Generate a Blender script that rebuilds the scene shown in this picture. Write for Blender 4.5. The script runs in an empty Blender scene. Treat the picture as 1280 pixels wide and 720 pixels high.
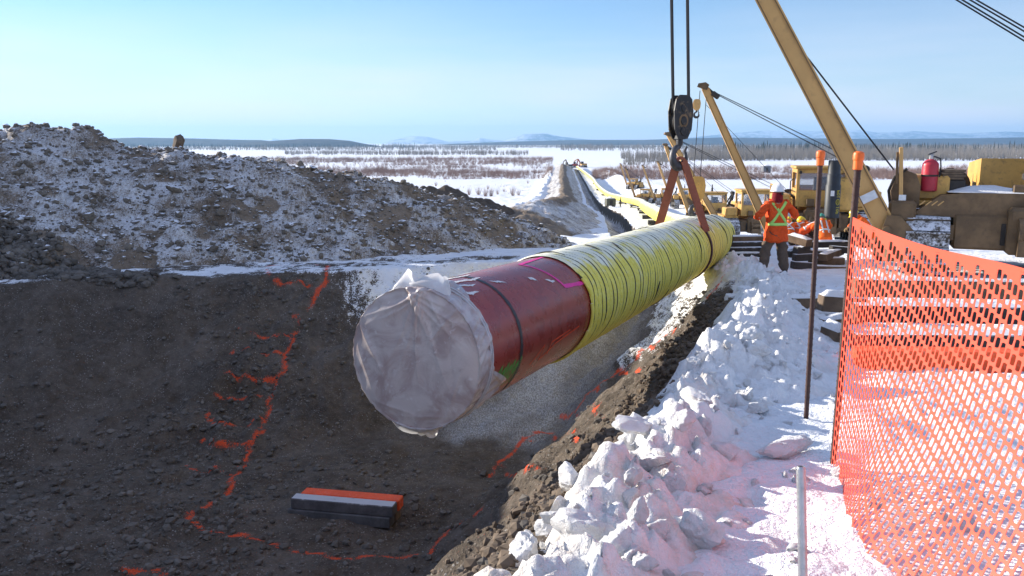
import bpy, math, random
import numpy as np
from mathutils import Vector, Matrix, Quaternion
from mathutils.bvhtree import BVHTree
random.seed(7); RNG = np.random.default_rng(11)
scene = bpy.context.scene
COL = scene.collection
R = math.radians

# ------------------------------------------------------------------ camera
CAMH = 2.63; FPX = 1040.0; PITCH = math.atan(182.0/FPX)
cd = bpy.data.cameras.new('camera'); cam = bpy.data.objects.new('camera', cd); COL.objects.link(cam)
cd.sensor_width = 36.0; cd.lens = FPX/1280*36.0; cd.clip_start = 0.05; cd.clip_end = 60000
cam.location = (0, 0, CAMH); cam.rotation_euler = (math.pi/2-PITCH, 0, 0)
scene.camera = cam
CP, SP = math.cos(PITCH), math.sin(PITCH)
def ray(px, py):
    u = (px-640)/FPX; v = (360-py)/FPX
    return (u, CP+v*SP, -SP+v*CP)
def AY(px, py, Y):
    r = ray(px, py); t = Y/r[1]
    return Vector((r[0]*t, Y, CAMH+r[2]*t))
def AZ(px, py, z):
    r = ray(px, py); t = (z-CAMH)/r[2]
    return Vector((r[0]*t, r[1]*t, z))

# ------------------------------------------------------------------ naming
def tag(o, label=None, cat=None, group=None, kind=None):
    if label: o['label'] = label
    if cat: o['category'] = cat
    if group: o['group'] = group
    if kind: o['kind'] = kind
    return o
def empty(name, loc=(0,0,0), rz=0.0, **k):
    o = bpy.data.objects.new(name, None); COL.objects.link(o)
    o.location = loc; o.rotation_euler = (0,0,rz); o.empty_display_size = .2
    return tag(o, **k)
def copy_tree(o, parent=None):
    c = o.copy(); COL.objects.link(c); c.parent = parent
    for ch in list(o.children): copy_tree(ch, c)
    return c

# ------------------------------------------------------------------ mesh helpers
def mesh_np(name, V, F, mats, parent=None, smooth=True, attrs=None, mi=None):
    """V (n,3) array, F list/array of faces (all same length) or list of lists"""
    me = bpy.data.meshes.new(name)
    V = np.asarray(V, dtype=np.float32)
    if isinstance(F, np.ndarray):
        n, k = F.shape
        me.vertices.add(len(V)); me.vertices.foreach_set('co', V.ravel())
        me.loops.add(n*k); me.loops.foreach_set('vertex_index', F.astype(np.int32).ravel())
        me.polygons.add(n); me.polygons.foreach_set('loop_start', np.arange(0, n*k, k, dtype=np.int32))
        me.update(calc_edges=True)
    else:
        me.from_pydata([tuple(map(float, v)) for v in V], [], F)
    me.validate()
    me.polygons.foreach_set('use_smooth', np.full(len(me.polygons), smooth))
    for m in (mats if isinstance(mats, (list, tuple)) else [mats]): me.materials.append(m)
    if mi is not None: me.polygons.foreach_set('material_index', np.asarray(mi, dtype=np.int32))
    for k, a in (attrs or {}).items():
        at = me.attributes.new(k, 'FLOAT', 'POINT'); at.data.foreach_set('value', np.asarray(a, dtype=np.float32))
    me.update()
    o = bpy.data.objects.new(name, me); COL.objects.link(o)
    if parent is not None: o.parent = parent
    return o

def grid_faces(nr, nc, wrap=False):
    i = np.arange(nr-1)[:, None]; j = np.arange(nc if wrap else nc-1)[None, :]
    j2 = (j+1) % nc
    a = i*nc+j; b = i*nc+j2; c = (i+1)*nc+j2; d = (i+1)*nc+j
    return np.stack([a+0*b, b, c, d], -1).reshape(-1, 4)

class MB:
    def __init__(s): s.v = []; s.f = []; s.m = []
    def add(s, V, F, mi=0):
        b = len(s.v); s.v += [tuple(p) for p in V]
        for f in F: s.f.append([b+i for i in f]); s.m.append(mi)
        return s
    def box(s, c, size, rot=None, mi=0, bev=0.0, jit=0.0):
        hx, hy, hz = [q/2 for q in size]
        if bev <= 0:
            P = [Vector((x*hx, y*hy, z*hz)) for x in (-1,1) for y in (-1,1) for z in (-1,1)]
            F = [(0,1,3,2),(4,6,7,5),(0,4,5,1),(2,3,7,6),(0,2,6,4),(1,5,7,3)]
        else:
            b = min(bev, hx*.45, hy*.45, hz*.45); P = []; ix = {}
            for x in (-1,1):
                for y in (-1,1):
                    for z in (-1,1):
                        for k in range(3):
                            q = [x*hx, y*hy, z*hz]
                            for a in range(3):
                                if a != k: q[a] -= (x,y,z)[a]*b
                            ix[(x,y,z,k)] = len(P); P.append(Vector(q))
            F = []
            for k in range(3):
                a, c2 = [(1,2),(2,0),(0,1)][k]
                for sg in (-1,1):
                    loop = []
                    for (p, q) in ((-1,-1),(1,-1),(1,1),(-1,1)):
                        t = [0,0,0]; t[k] = sg; t[a] = p; t[c2] = q; loop.append(ix[(t[0],t[1],t[2],k)])
                    F.append(loop if sg > 0 else loop[::-1])
            for k in range(3):       # edges
                a, c2 = [(1,2),(2,0),(0,1)][k]
                for p in (-1,1):
                    for q in (-1,1):
                        l = []
                        for sg in (-1,1):
                            t = [0,0,0]; t[k] = sg; t[a] = p; t[c2] = q
                            l.append((ix[(t[0],t[1],t[2],a)], ix[(t[0],t[1],t[2],c2)]))
                        f = [l[0][0], l[1][0], l[1][1], l[0][1]]
                        F.append(f if p*q < 0 else f[::-1])
            for x in (-1,1):
                for y in (-1,1):
                    for z in (-1,1):
                        f = [ix[(x,y,z,0)], ix[(x,y,z,1)], ix[(x,y,z,2)]]
                        F.append(f if x*y*z > 0 else f[::-1])
        if jit: P = [p+Vector((random.uniform(-jit,jit),random.uniform(-jit,jit),random.uniform(-jit,jit))) for p in P]
        if rot is not None: P = [rot @ p for p in P]
        c = Vector(c)
        return s.add([p+c for p in P], F, mi)
    def beam(s, a, b, w, h, up=(0,0,1), mi=0, bev=0.0, w2=None, h2=None):
        a = Vector(a); b = Vector(b); d = (b-a); L = d.length; y = d.normalized()
        x = y.cross(Vector(up)).normalized(); z = x.cross(y)
        M = Matrix((x, y, z)).transposed()
        if w2 is None: return s.box((a+b)/2, (w, L, h), M, mi, bev)
        P = []
        for t, ww, hh in ((0, w, h), (1, w2, h2)):
            for q in ((-1,-1),(1,-1),(1,1),(-1,1)): P.append(a+d*t+x*q[0]*ww/2+z*q[1]*hh/2)
        return s.add(P, [(3,2,1,0),(4,5,6,7),(0,1,5,4),(1,2,6,5),(2,3,7,6),(3,0,4,7)], mi)
    def tube(s, pts, r, n=8, mi=0, cap=True, closed=False):
        pts = [Vector(p) for p in pts]; m = len(pts); rs = r if isinstance(r, (list, tuple)) else [r]*m
        up = None; V = []
        for i, p in enumerate(pts):
            if closed: d = (pts[(i+1) % m]-pts[i-1])
            else: d = pts[min(i+1, m-1)]-pts[max(i-1, 0)]
            d.normalize()
            if up is None:
                up = d.orthogonal().normalized()
            else:
                up = (up-d*up.dot(d)); up = up.normalized() if up.length > 1e-6 else d.orthogonal().normalized()
            w = d.cross(up)
            for k in range(n):
                a = 2*math.pi*k/n; V.append(p+(up*math.cos(a)+w*math.sin(a))*rs[i])
        F = []
        for i in range(m if closed else m-1):
            i2 = (i+1) % m
            for k in range(n):
                k2 = (k+1) % n; F.append((i*n+k, i*n+k2, i2*n+k2, i2*n+k))
        if cap and not closed: F += [tuple(range(n))[::-1], tuple((m-1)*n+k for k in range(n))]
        return s.add(V, F, mi)
    def lathe(s, prof, c=(0,0,0), axis=(0,0,1), n=20, mi=0):
        ax = Vector(axis).normalized(); x = ax.orthogonal().normalized(); y = ax.cross(x); c = Vector(c); V = []
        for (r, h) in prof:
            for k in range(n):
                a = 2*math.pi*k/n; V.append(c+ax*h+(x*math.cos(a)+y*math.sin(a))*r)
        F = []
        for i in range(len(prof)-1):
            for k in range(n):
                k2 = (k+1) % n; F.append((i*n+k, i*n+k2, (i+1)*n+k2, (i+1)*n+k))
        if prof[0][0] > 1e-4: F.append(tuple(range(n))[::-1])
        if prof[-1][0] > 1e-4: F.append(tuple((len(prof)-1)*n+k for k in range(n)))
        return s.add(V, F, mi)
    def prism(s, poly, o, x, y, depth, mi=0):
        """polygon (2D, ccw) in plane o + a*x + b*y extruded by depth along x×y (centred)"""
        o = Vector(o); x = Vector(x).normalized(); y = Vector(y).normalized(); z = x.cross(y); n = len(poly)
        V = [o+x*a+y*b+z*(depth*k) for k in (-.5,.5) for a, b in poly]
        F = [tuple(range(n))[::-1], tuple(range(n, 2*n))]+[(i, (i+1) % n, n+(i+1) % n, n+i) for i in range(n)]
        return s.add(V, F, mi)
    def build(s, name, mats, parent=None, smooth=False, loc=None):
        me = bpy.data.meshes.new(name); me.from_pydata(s.v, [], s.f); me.validate()
        for m in (mats if isinstance(mats, (list, tuple)) else [mats]): me.materials.append(m)
        if len(s.m) == len(me.polygons): me.polygons.foreach_set('material_index', s.m)
        me.polygons.foreach_set('use_smooth', [smooth]*len(me.polygons))
        if smooth:
            try: me.set_sharp_from_angle(angle=R(38))
            except Exception: pass
        me.update()
        o = bpy.data.objects.new(name, me); COL.objects.link(o)
        if parent is not None: o.parent = parent
        if loc is not None: o.location = loc
        return o

# ------------------------------------------------------------------ numpy noise
def _h(ix, iy, iz, s):
    n = (ix*374761393+iy*668265263+iz*2147483647+s*974634777) & 0xffffffff
    n = ((n ^ (n >> 13))*1274126177) & 0xffffffff
    n = ((n ^ (n >> 16))*2246822519) & 0xffffffff
    return ((n ^ (n >> 15)) & 0xffffff)/float(0xffffff)
def vnoise(x, y, z=0.0, s=0):
    x = np.asarray(x, float); y = np.asarray(y, float); z = np.zeros_like(x)+z
    xi = np.floor(x).astype(np.int64); yi = np.floor(y).astype(np.int64); zi = np.floor(z).astype(np.int64)
    fx, fy, fz = x-xi, y-yi, z-zi
    u, v, w = [q*q*q*(q*(q*6-15)+10) for q in (fx, fy, fz)]
    out = 0
    for dx in (0,1):
        for dy in (0,1):
            a = _h(xi+dx, yi+dy, zi, s); b = _h(xi+dx, yi+dy, zi+1, s)
            out = out+(a*(1-w)+b*w)*(u if dx else 1-u)*(v if dy else 1-v)
    return out*2-1
def fbm(x, y, z=0.0, oct=4, s=0, gain=.5):
    t = 0; a = 1.0; f = 1.0; n = 0
    for o in range(oct):
        t = t+a*vnoise(x*f+o*17.3, y*f-o*9.1, np.asarray(z)*f, s+o); n += a; a *= gain; f *= 2.03
    return t/n
def lumps(x, y, cell, s=0, lo=.35, hi=.75, flat=False):
    """heap of rounded (or blocky) stones: height 0..~.75 in cell units"""
    X = x/cell; Y = y/cell; xi = np.floor(X).astype(np.int64); yi = np.floor(Y).astype(np.int64); out = np.zeros_like(X)
    for dx in (-1,0,1):
        for dy in (-1,0,1):
            a, b = xi+dx, yi+dy
            px = a+_h(a, b, 1, s); py = b+_h(a, b, 2, s); r = lo+(hi-lo)*_h(a, b, 3, s)**2
            ex, ey = X-px, Y-py
            if flat:
                th = _h(a, b, 4, s)*6.28; c, q = np.cos(th), np.sin(th)
                ax, ay = np.abs(ex*c+ey*q), np.abs(-ex*q+ey*c)*(1+.6*_h(a, b, 5, s))
                d = np.maximum(ax, ay)*.75+.25*(ax+ay)
                hgt = np.clip((r-d)*3.5, 0, r*(.75+.35*_h(a, b, 6, s))+(ex*(_h(a, b, 7, s)-.5)+ey*(_h(a, b, 8, s)-.5)))
            else:
                hgt = np.sqrt(np.maximum(0, r*r-ex*ex-ey*ey))
            out = np.maximum(out, hgt)
    return out
def sstep(a, b, x):
    t = np.clip((x-a)/(b-a), 0, 1); return t*t*(3-2*t)
def poly_dist(x, y, P):
    """distance to an open polyline plus interpolated third value and the parameter"""
    best = np.full(np.shape(x), 1e18); val = np.zeros(np.shape(x)); par = np.zeros(np.shape(x)); acc = 0.0
    P = np.asarray(P, float)
    for i in range(len(P)-1):
        a, b = P[i], P[i+1]; dx, dy = b[0]-a[0], b[1]-a[1]; L2 = dx*dx+dy*dy
        t = np.clip(((x-a[0])*dx+(y-a[1])*dy)/L2, 0, 1)
        d = (x-a[0]-t*dx)**2+(y-a[1]-t*dy)**2; m = d < best
        best = np.where(m, d, best)
        if len(a) > 2: val = np.where(m, a[2]+t*(b[2]-a[2]), val)
        par = np.where(m, acc+t*math.sqrt(L2), par); acc += math.sqrt(L2)
    return np.sqrt(best), val, par
def inside_poly(x, y, P):
    c = np.zeros(np.shape(x), bool); n = len(P)
    for i in range(n):
        x1, y1 = P[i][:2]; x2, y2 = P[i-1][:2]
        if y1 == y2: continue
        k = ((y1 > y) != (y2 > y)) & (x < (x2-x1)*(y-y1)/(y2-y1)+x1)
        c ^= k
    return c

# ------------------------------------------------------------------ material helpers
class NT:
    def __init__(s, name):
        s.mat = bpy.data.materials.new(name); s.mat.use_nodes = True; s.nt = s.mat.node_tree; s.nt.nodes.clear()
        s.out = s.n('ShaderNodeOutputMaterial'); s.bsdf = s.n('ShaderNodeBsdfPrincipled')
        s.nt.links.new(s.bsdf.outputs[0], s.out.inputs['Surface'])
    def n(s, t, **k):
        nd = s.nt.nodes.new(t)
        for a, v in k.items(): setattr(nd, a, v)
        return nd
    def l(s, a, b): s.nt.links.new(a, b)
    def set(s, sock, v):
        if hasattr(v, 'is_linked') or isinstance(v, bpy.types.NodeSocket): s.l(v, sock)
        else:
            if isinstance(v, (tuple, list)) and len(v) == 3 and sock.type == 'RGBA': v = (*v, 1)
            sock.default_value = v
    def co(s, kind='Object'):
        return s.n('ShaderNodeTexCoord').outputs[kind]
    def noise(s, scale, detail=4, rough=.55, vec=None, dist=0.0):
        nd = s.n('ShaderNodeTexNoise'); nd.inputs['Scale'].default_value = scale; nd.inputs['Detail'].default_value = detail
        nd.inputs['Roughness'].default_value = rough; nd.inputs['Distortion'].default_value = dist
        s.l(vec if vec is not None else s.co(), nd.inputs['Vector']); return nd.outputs['Fac']
    def voro(s, scale, vec=None, out='Distance', feature='F1'):
        nd = s.n('ShaderNodeTexVoronoi', feature=feature); nd.inputs['Scale'].default_value = scale
        s.l(vec if vec is not None else s.co(), nd.inputs['Vector']); return nd.outputs[out]
    def ramp(s, fac, stops):
        nd = s.n('ShaderNodeValToRGB'); cr = nd.color_ramp
        while len(cr.elements) < len(stops): cr.elements.new(.5)
        for e, (p, c) in zip(cr.elements, stops):
            e.position = p; e.color = (*c, 1) if isinstance(c, (tuple, list)) else (c, c, c, 1)
        s.l(fac, nd.inputs[0]); return nd.outputs[0]
    def mix(s, fac, a, b, mode='MIX'):
        nd = s.n('ShaderNodeMix', data_type='RGBA', blend_type=mode); s.set(nd.inputs[0], fac); s.set(nd.inputs[6], a); s.set(nd.inputs[7], b)
        return nd.outputs[2]
    def math(s, op, a, b=0.0, c=None, clamp=False):
        nd = s.n('ShaderNodeMath', operation=op, use_clamp=clamp); s.set(nd.inputs[0], a); s.set(nd.inputs[1], b)
        if c is not None: s.set(nd.inputs[2], c)
        return nd.outputs[0]
    def step(s, x, a, b):
        nd = s.n('ShaderNodeMapRange', interpolation_type='SMOOTHSTEP'); s.set(nd.inputs[0], x)
        nd.inputs[1].default_value = a; nd.inputs[2].default_value = b; return nd.outputs[0]
    def attr(s, name):
        return s.n('ShaderNodeAttribute', attribute_name=name).outputs['Fac']
    def nz(s):
        g = s.n('ShaderNodeNewGeometry'); x = s.n('ShaderNodeSeparateXYZ'); s.l(g.outputs['Normal'], x.inputs[0]); return x.outputs[2]
    def scaled(s, vec, sc):
        m = s.n('ShaderNodeMapping'); m.inputs['Scale'].default_value = sc; s.l(vec, m.inputs[0]); return m.outputs[0]
    def bump(s, h, strength=.5, dist=.02, prev=None):
        b = s.n('ShaderNodeBump'); b.inputs['Strength'].default_value = strength; b.inputs['Distance'].default_value = dist
        s.l(h, b.inputs['Height'])
        if prev is not None: s.l(prev, b.inputs['Normal'])
        return b.outputs[0]
    def done(s, col=None, rough=.6, metal=0.0, normal=None, spec=None, **k):
        if col is not None: s.set(s.bsdf.inputs['Base Color'], col)
        s.set(s.bsdf.inputs['Roughness'], rough); s.set(s.bsdf.inputs['Metallic'], metal)
        if spec is not None: s.set(s.bsdf.inputs['Specular IOR Level'], spec)
        if normal is not None: s.l(normal, s.bsdf.inputs['Normal'])
        for a, v in k.items(): s.set(s.bsdf.inputs[a.replace('_', ' ')], v)
        return s.mat

def worn(name, c, dark=.6, rough=.6, scale=6, metal=0.0, dirt=(.05,.04,.03), dirtamt=.35, bump=.15, snow=0.0, spec=.4):
    """painted or raw surface with tone variation, dirt and optionally snow lying on its upward faces"""
    m = NT(name); co = m.co()
    n1 = m.noise(scale, 5, .6, co); n2 = m.noise(scale*4.3, 4, .6, co)
    c2 = tuple(q*dark for q in c)
    col = m.mix(m.step(n1, .35, .7), c2, c)
    col = m.mix(m.math('MULTIPLY', m.step(n2, .52, .72), dirtamt), col, dirt)
    if snow:
        s = m.math('MULTIPLY', m.step(m.math('ADD', m.nz(), m.math('MULTIPLY', m.math('SUBTRACT', n1, .5), .9)), .78, .92), snow)
        col = m.mix(s, col, (.8,.82,.86))
    return m.done(col, rough, metal, m.bump(n2, bump, .02), spec)
# ================================================================== materials of the ground
def soil_mat(name, attr_snow=True, base=((.052,.041,.032),(.106,.086,.068),(.170,.140,.114)), bstr=.9, auto_snow=0.0):
    m = NT(name); co = m.co()
    a = m.noise(.9, 5, .62, co); b = m.noise(7, 6, .65, co); c = m.noise(38, 4, .6, co); v = m.voro(22, co); v2 = m.voro(9, co)
    col = m.ramp(m.math('ADD', m.math('MULTIPLY', a, .55), m.math('MULTIPLY', b, .45)), [(.34, base[0]), (.5, base[1]), (.68, base[2])])
    col = m.mix(m.math('MULTIPLY', m.step(c, .56, .72), .5), col, tuple(q*1.9 for q in base[2]))
    col = m.mix(m.math('MULTIPLY', m.step(m.noise(3.1, 3, .5, co), .56, .70), .45), col, (.085,.058,.036))
    pebb = m.step(v, .28, .14)
    col = m.mix(m.math('MULTIPLY', pebb, m.step(m.noise(5, 2, .5, co), .42, .6)), col, (.27,.25,.23))
    h = m.math('ADD', m.math('MULTIPLY', b, 1.0), m.math('ADD', m.math('MULTIPLY', c, .45), m.math('MULTIPLY', m.math('SUBTRACT', 1.0, v2), .5)))
    nrm = m.bump(h, bstr, .06)
    rough = .93
    if attr_snow:
        sn = m.attr('snow')
        w = m.math('ADD', m.math('MULTIPLY', m.math('SUBTRACT', b, .5), .8), m.math('ADD', m.math('MULTIPLY', m.math('SUBTRACT', c, .5), 1.0), m.math('MULTIPLY', m.math('SUBTRACT', m.noise(3.4, 4, .6, m.scaled(co, (2.2, .35, 1))), .5), .8)))
        f = m.math('MAXIMUM', m.step(m.math('ADD', sn, w), .42, .58), m.math('MULTIPLY', m.attr('frost'), m.math('ADD', .22, m.math('MULTIPLY', m.step(m.noise(30, 4, .7, m.scaled(co, (1.6, .5, 1))), .40, .62), .5))))
        sc = m.mix(m.step(m.noise(2.2, 4, .6, co), .35, .75), (.84,.85,.87), (.74,.74,.75))
        col = m.mix(f, col, sc)
        p = m.attr('paint')
        pf = m.math('MULTIPLY', m.step(m.math('ADD', p, m.math('MULTIPLY', m.math('SUBTRACT', m.noise(60, 3, .6, co), .5), 2.6)), .42, .80), .84)
        col = m.mix(pf, col, (.80,.085,.022))
    if auto_snow:
        fine = m.math('ADD', m.math('MULTIPLY', m.noise(30, 4, .75, m.scaled(co, (1.3, .8, .8))), .60), m.math('MULTIPLY', m.noise(9, 5, .7, m.scaled(co, (1.6, .6, .6))), .40))
        g = m.math('ADD', m.math('MULTIPLY', m.nz(), .42), m.math('ADD', m.math('MULTIPLY', m.math('SUBTRACT', fine, .5), 1.9), m.math('SUBTRACT', m.math('MULTIPLY', m.math('SUBTRACT', m.noise(.9, 4, .6, co), .5), .9), m.math('MULTIPLY', m.attr('bare'), 1.2))))
        f = m.math('MULTIPLY', m.step(g, .28-auto_snow*.3, .78-auto_snow*.3), .82)
        col = m.mix(f, col, (.74,.75,.77))
    return m.done(col, rough, 0, nrm, spec=.15)

def snow_mat(name, dirt=.5, alb=1.0):
    m = NT(name); co = m.co()
    a = m.noise(2.4, 5, .6, co); b = m.noise(14, 5, .6, co); c = m.noise(70, 3, .6, co)
    col = m.mix(m.step(a, .4, .75), tuple(q*alb for q in (.76,.755,.75)), tuple(q*alb for q in (.66,.63,.60)))
    d = m.attr('dirt')
    f = m.step(m.math('ADD', d, m.math('MULTIPLY', m.math('SUBTRACT', b, .5), 1.0)), .42, .95)
    col = m.mix(m.math('MULTIPLY', f, dirt), col, (.50,.38,.27))
    col = m.mix(m.math('MULTIPLY', m.step(b, .66, .76), .5*dirt), col, (.24,.17,.12))
    h = m.math('ADD', m.math('MULTIPLY', b, .7), m.math('ADD', m.math('MULTIPLY', m.noise(34, 4, .65, co), .5), m.math('MULTIPLY', c, .25)))
    m.l(m.out.inputs[0].links[0].from_socket, m.out.inputs[0])
    return m.done(col, .7, 0, m.bump(h, .8, .035), spec=.25, Subsurface_Weight=.0)
M = {}
M['ground'] = soil_mat('ground_soil_and_snow')
M['spoil'] = soil_mat('spoil_soil', False, ((.125,.093,.068),(.21,.162,.118),(.29,.230,.172)), auto_snow=.62)
M['spoil_dark'] = soil_mat('fresh_spoil_soil', False, ((.055,.042,.031),(.095,.073,.055),(.14,.11,.085)), auto_snow=.0)
M['snow'] = snow_mat('packed_snow')
M['snow_chunk'] = snow_mat('snow_chunk', .08, 1.2)
M['ice_dirty'] = snow_mat('dirty_ice', .42, 1.15)

# ================================================================== terrain shape
BY = [-40,-6,0,3,4.9,6,9,12.5,17,20,24,30,38,45,54,63,81,108,135,170,210,270,340,500,40000]
BZ = [1.1,1.1,.92,.82,.62,.52,.30,.12,0,-.12,-.45,-1.0,-1.85,-2.6,-3.45,-4.2,-5.1,-6.6,-8.0,-9.7,-11.2,-12.2,-12.5,-12.5,-12.5]
LP = [(-14.0,3,0),(-12.4,9.5,0),(-11.0,14.2,0),(-8.4,15.9,0),(-3.3,16.9,0),(0.2,19.4,0),(2.6,24,0),(4.1,35,0),(6.3,52,0),(11.6,105,0),(15.2,170,0),(18.4,208,0),(25.2,310,0),(35.2,480,0)]
RP = [(-4.5,.2,0),(-1.1,2.2,0),(-.02,3.3,0),(.30,4.4,0),(.90,5.75,0),(1.80,7.95,0),(3.25,12,0),(4.25,16,0),(5.0,20,0),(5.6,27,0),(7.0,40,0),(9.9,63,0),(15.0,115,0),(18.5,172,0),(21.2,212,0),(27.8,312,0),(37.6,480,0)]
def base_z(y): return np.interp(y, BY, BZ)
PITPOLY = [p[:2] for p in LP]+[p[:2] for p in RP[::-1]]+[(-9,.5)]
# pipe centre line: x, y, z
PIPE = [(-.84,7,.78),(1.45,12.3,.58),(3.55,17.4,.40),(4.75,20.6,.22),(5.95,24.5,-.12),(7.6,31,-.75),(9.0,38,-1.35),(10.1,45,-2.0),(12.1,63,-3.25),(13.8,81,-4.0),(17.2,108,-5.5),(20.6,135,-6.9),(22.4,170,-8.6),(24.0,210,-10.1),(27.6,270,-11.1),(32.2,340,-11.4),(38.2,490,-11.4)]
RIDGE = [(-20.5,3,5.6),(-20.4,9,5.6),(-19.8,14,5.1),(-18.0,18.5,3.8)]
for px, py, Y in ((0,160,22),(60,164,22.4),(100,166,22.7),(150,177,23),(200,183,23.2),(260,188,23.5),(330,195,24),(400,209,24.5),(460,226,25),(520,240,25.6),(560,251,26.3),(620,265,27.5),(660,287,28.8),(700,303,30)):
    p = AY(px, py+3, Y); RIDGE.append((p.x, p.y, p.z))
RIDGE2 = [(1.0,46,-2.5),(.6,56,-2.45),(1.3,66,-2.45),(4.2,84,-3.2),(8.2,120,-5.1),(13.0,200,-8.3),(20.6,340,-9.8),(29.5,478,-9.3)]
HEAP3 = [(-9.5,60,-1.9),(-6.2,60,-.9),(-4.6,61,-.75),(-2.8,62,-1.5)]

def pile(x, y, P, slope, s, rough=.35, rnd=.5):
    d, v, par = poly_dist(x, y, P)
    n = fbm(x*.5, y*.5, 0, 4, s)*rough+fbm(x*1.7, y*1.7, 0, 3, s+5)*rough*.5
    return v-slope*(np.sqrt(d*d+rnd*rnd)-rnd)+n
_rs = random.Random(12); STEPS = [(1.05+.06*t+(.14 if t % 2 else -.14)+_rs.uniform(-.1,.1), 3.3+.36*t, _rs.uniform(-.5,.1)) for t in range(34)]+[(_rs.uniform(1.2,4.5), _rs.uniform(5,15), _rs.uniform(-1,1)) for t in range(40)]
def ground_z(x, y, paint=False):
    x = np.asarray(x, float); y = np.asarray(y, float)
    z0 = base_z(y)
    far = sstep(30, 60, y)
    z0 = z0+fbm(x*.35, y*.35, 0, 4, 3)*(.10+.25*far)+fbm(x*2.2, y*2.2, 0, 3, 9)*.045*(1-far)
    # trampled snow of the near right of way
    near = sstep(26, 20, y)*sstep(-3, .5, x)
    z0 = z0+near*sstep(15, 6, y)*(fbm(x*3, y*3, 0, 4, 21)*.05+lumps(x+.1*vnoise(x*4, y*4), y, .13, 23)*.03*sstep(-.1, .3, fbm(x*1.2, y*1.2, 0, 2, 24))+.022*fbm(x*9, y*9, 0, 3, 4))
    # right hand snow bank beyond the far pipe
    px_ = np.interp(y, [p[1] for p in PIPE], [p[0] for p in PIPE])
    e = x-px_
    bank = np.exp(-((e-11.5)/3.0)**2)*sstep(75, 120, y)*sstep(470, 400, y)*1.7+np.exp(-((e-21)/4)**2)*sstep(70, 110, y)*sstep(330, 250, y)*1.5
    z0 = z0+bank*(1+.5*fbm(x*.3, y*.1, 0, 3, 31))
    # left snow bank beyond the spoil
    lx = np.interp(y, [p[1] for p in RIDGE2], [p[0] for p in RIDGE2])
    z0 = z0+np.exp(-((x-lx+6.0)/2.2)**2)*sstep(75, 110, y)*sstep(490, 470, y)*(1.5+.8*fbm(x*.4, y*.1, 0, 3, 33))
    ins = inside_poly(x, y, PITPOLY)
    dl, _, pl = poly_dist(x, y, LP); dr, _, pr = poly_dist(x, y, RP)
    wob = fbm(x*.6, y*.6, 0, 3, 41)
    wl = np.interp(y, [10,17,24,35,52,500], [4.6,4.6,3.2,1.4,.45,.35])*(1+.22*wob)*np.where(y < 26, np.interp(x, [-4.5, -.5, 2], [1, .62, .5]), 1)
    wr = np.interp(y, [0,12,20,27,40,500], [3.0,3.1,2.3,1.3,.45,.35])*(1+.2*wob)
    floor = np.interp(y, [0,20,27,35,45,500], [-2.3,-2.3,-2.6,-3.6,-4.6,-14.6])+0*x
    floor = np.where(y > 45, base_z(y)-2.7, floor)
    floor = floor+fbm(x*.8, y*.8, 0, 4, 51)*.13+fbm(x*3, y*3, 0, 3, 52)*.05
    # rubble slumped over the near left corner of the floor
    sl = sstep(-1.5, -6.5, x)*sstep(13.5, 8.5, y)
    floor = floor+sl*(.35+lumps(x, y, .42, 61)*.14+lumps(x, y, .2, 62)*.09)
    tl = np.clip(dl/wl, 0, 1); tr = np.clip(dr/wr, 0, 1)
    pL = (1-tl)**1.25*(1-.35*tl)+.0; pR = (1-tr)**1.1
    prof = np.maximum(pL, pR)
    w = prof*(1-prof)*4
    rough = (fbm(x*1.4, y*1.4, 0, 4, 71)*.20+lumps(x, y, .5, 72)*.12+lumps(x, y, .21, 73)*.07)*np.clip(w+.15, 0, 1)*sstep(60, 30, y)
    # recessed, blocky strip between the painted lines on the back wall
    lad = np.exp(-((x+4.55+.05*(17-y))/.75)**2)*sstep(10.8, 12.2, y)*sstep(17.2, 16.4, y)
    rough = rough+lad*(-.16+lumps(x, y, .45, 81, flat=True)*.20+np.abs(np.sin(y*4.0+.8*fbm(x*2, y*2, 0, 2, 8)))*.07)
    zi = floor+(z0-floor)*prof+rough
    # tooth grooves left by the bucket, running down the walls
    gl_ = np.sin(pl*2*np.pi/.21+1.5*fbm(x*.9, y*.9, 0, 2, 85))*sstep(.05, .4, fbm(x*.35, y*.35, 0, 2, 86)+.15)*(dl < dr); gr_ = np.sin(pr*2*np.pi/.21+1.5*fbm(x*.9, y*.9, 0, 2, 87))*sstep(.1, .4, fbm(x*.35, y*.35, 0, 2, 88)+.1)*(dr <= dl)
    zi = zi+.022*(gl_+gr_)*sstep(.03, .2, prof)*sstep(1, .85, prof)*sstep(40, 25, y)
    z = np.where(ins, zi, z0)
    for fx, fy, fa in STEPS:
        k = (np.abs(x-fx) < .4) & (np.abs(y-fy) < .4)
        if k.any():
            c, s_ = math.cos(fa), math.sin(fa); u = (x[k]-fx)*c+(y[k]-fy)*s_; v = -(x[k]-fx)*s_+(y[k]-fy)*c; q = (u/.062)**2+(v/.15)**2
            z[k] = z[k]-.040*np.exp(-q**2)+.018*np.exp(-(np.sqrt(q)-1.35)**2/.08)
    if not paint: return z
    # snow mask -------------------------------------------------------
    snow = np.ones_like(z)
    sfl = .0+.50*sstep(.8, 0, np.abs(x-.5-(y-16)*.30)/3.4)*sstep(12.7, 13.3, y+.5*x+.6*fbm(x*1.2, y*1.2, 0, 3, 96))*sstep(26, 22, y)*(.72+.5*fbm((x-.3*y)*2.2, (y+.3*x)*.35, 0, 4, 97))   # snow left on the floor further in
    si = np.where(prof > .02, .10+.62*sstep(.30, .9, prof)*sstep(14, 17, y)*sstep(-4.4, -2.4, x), sfl)
    si = np.where((x > 2.0) & (y > 13.5) & (y < 24), np.maximum(si, .55*sstep(13.5, 16, y)), si)
    si = np.where(y > 26, 0, si)
    snow = np.where(ins, si, snow)
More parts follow.
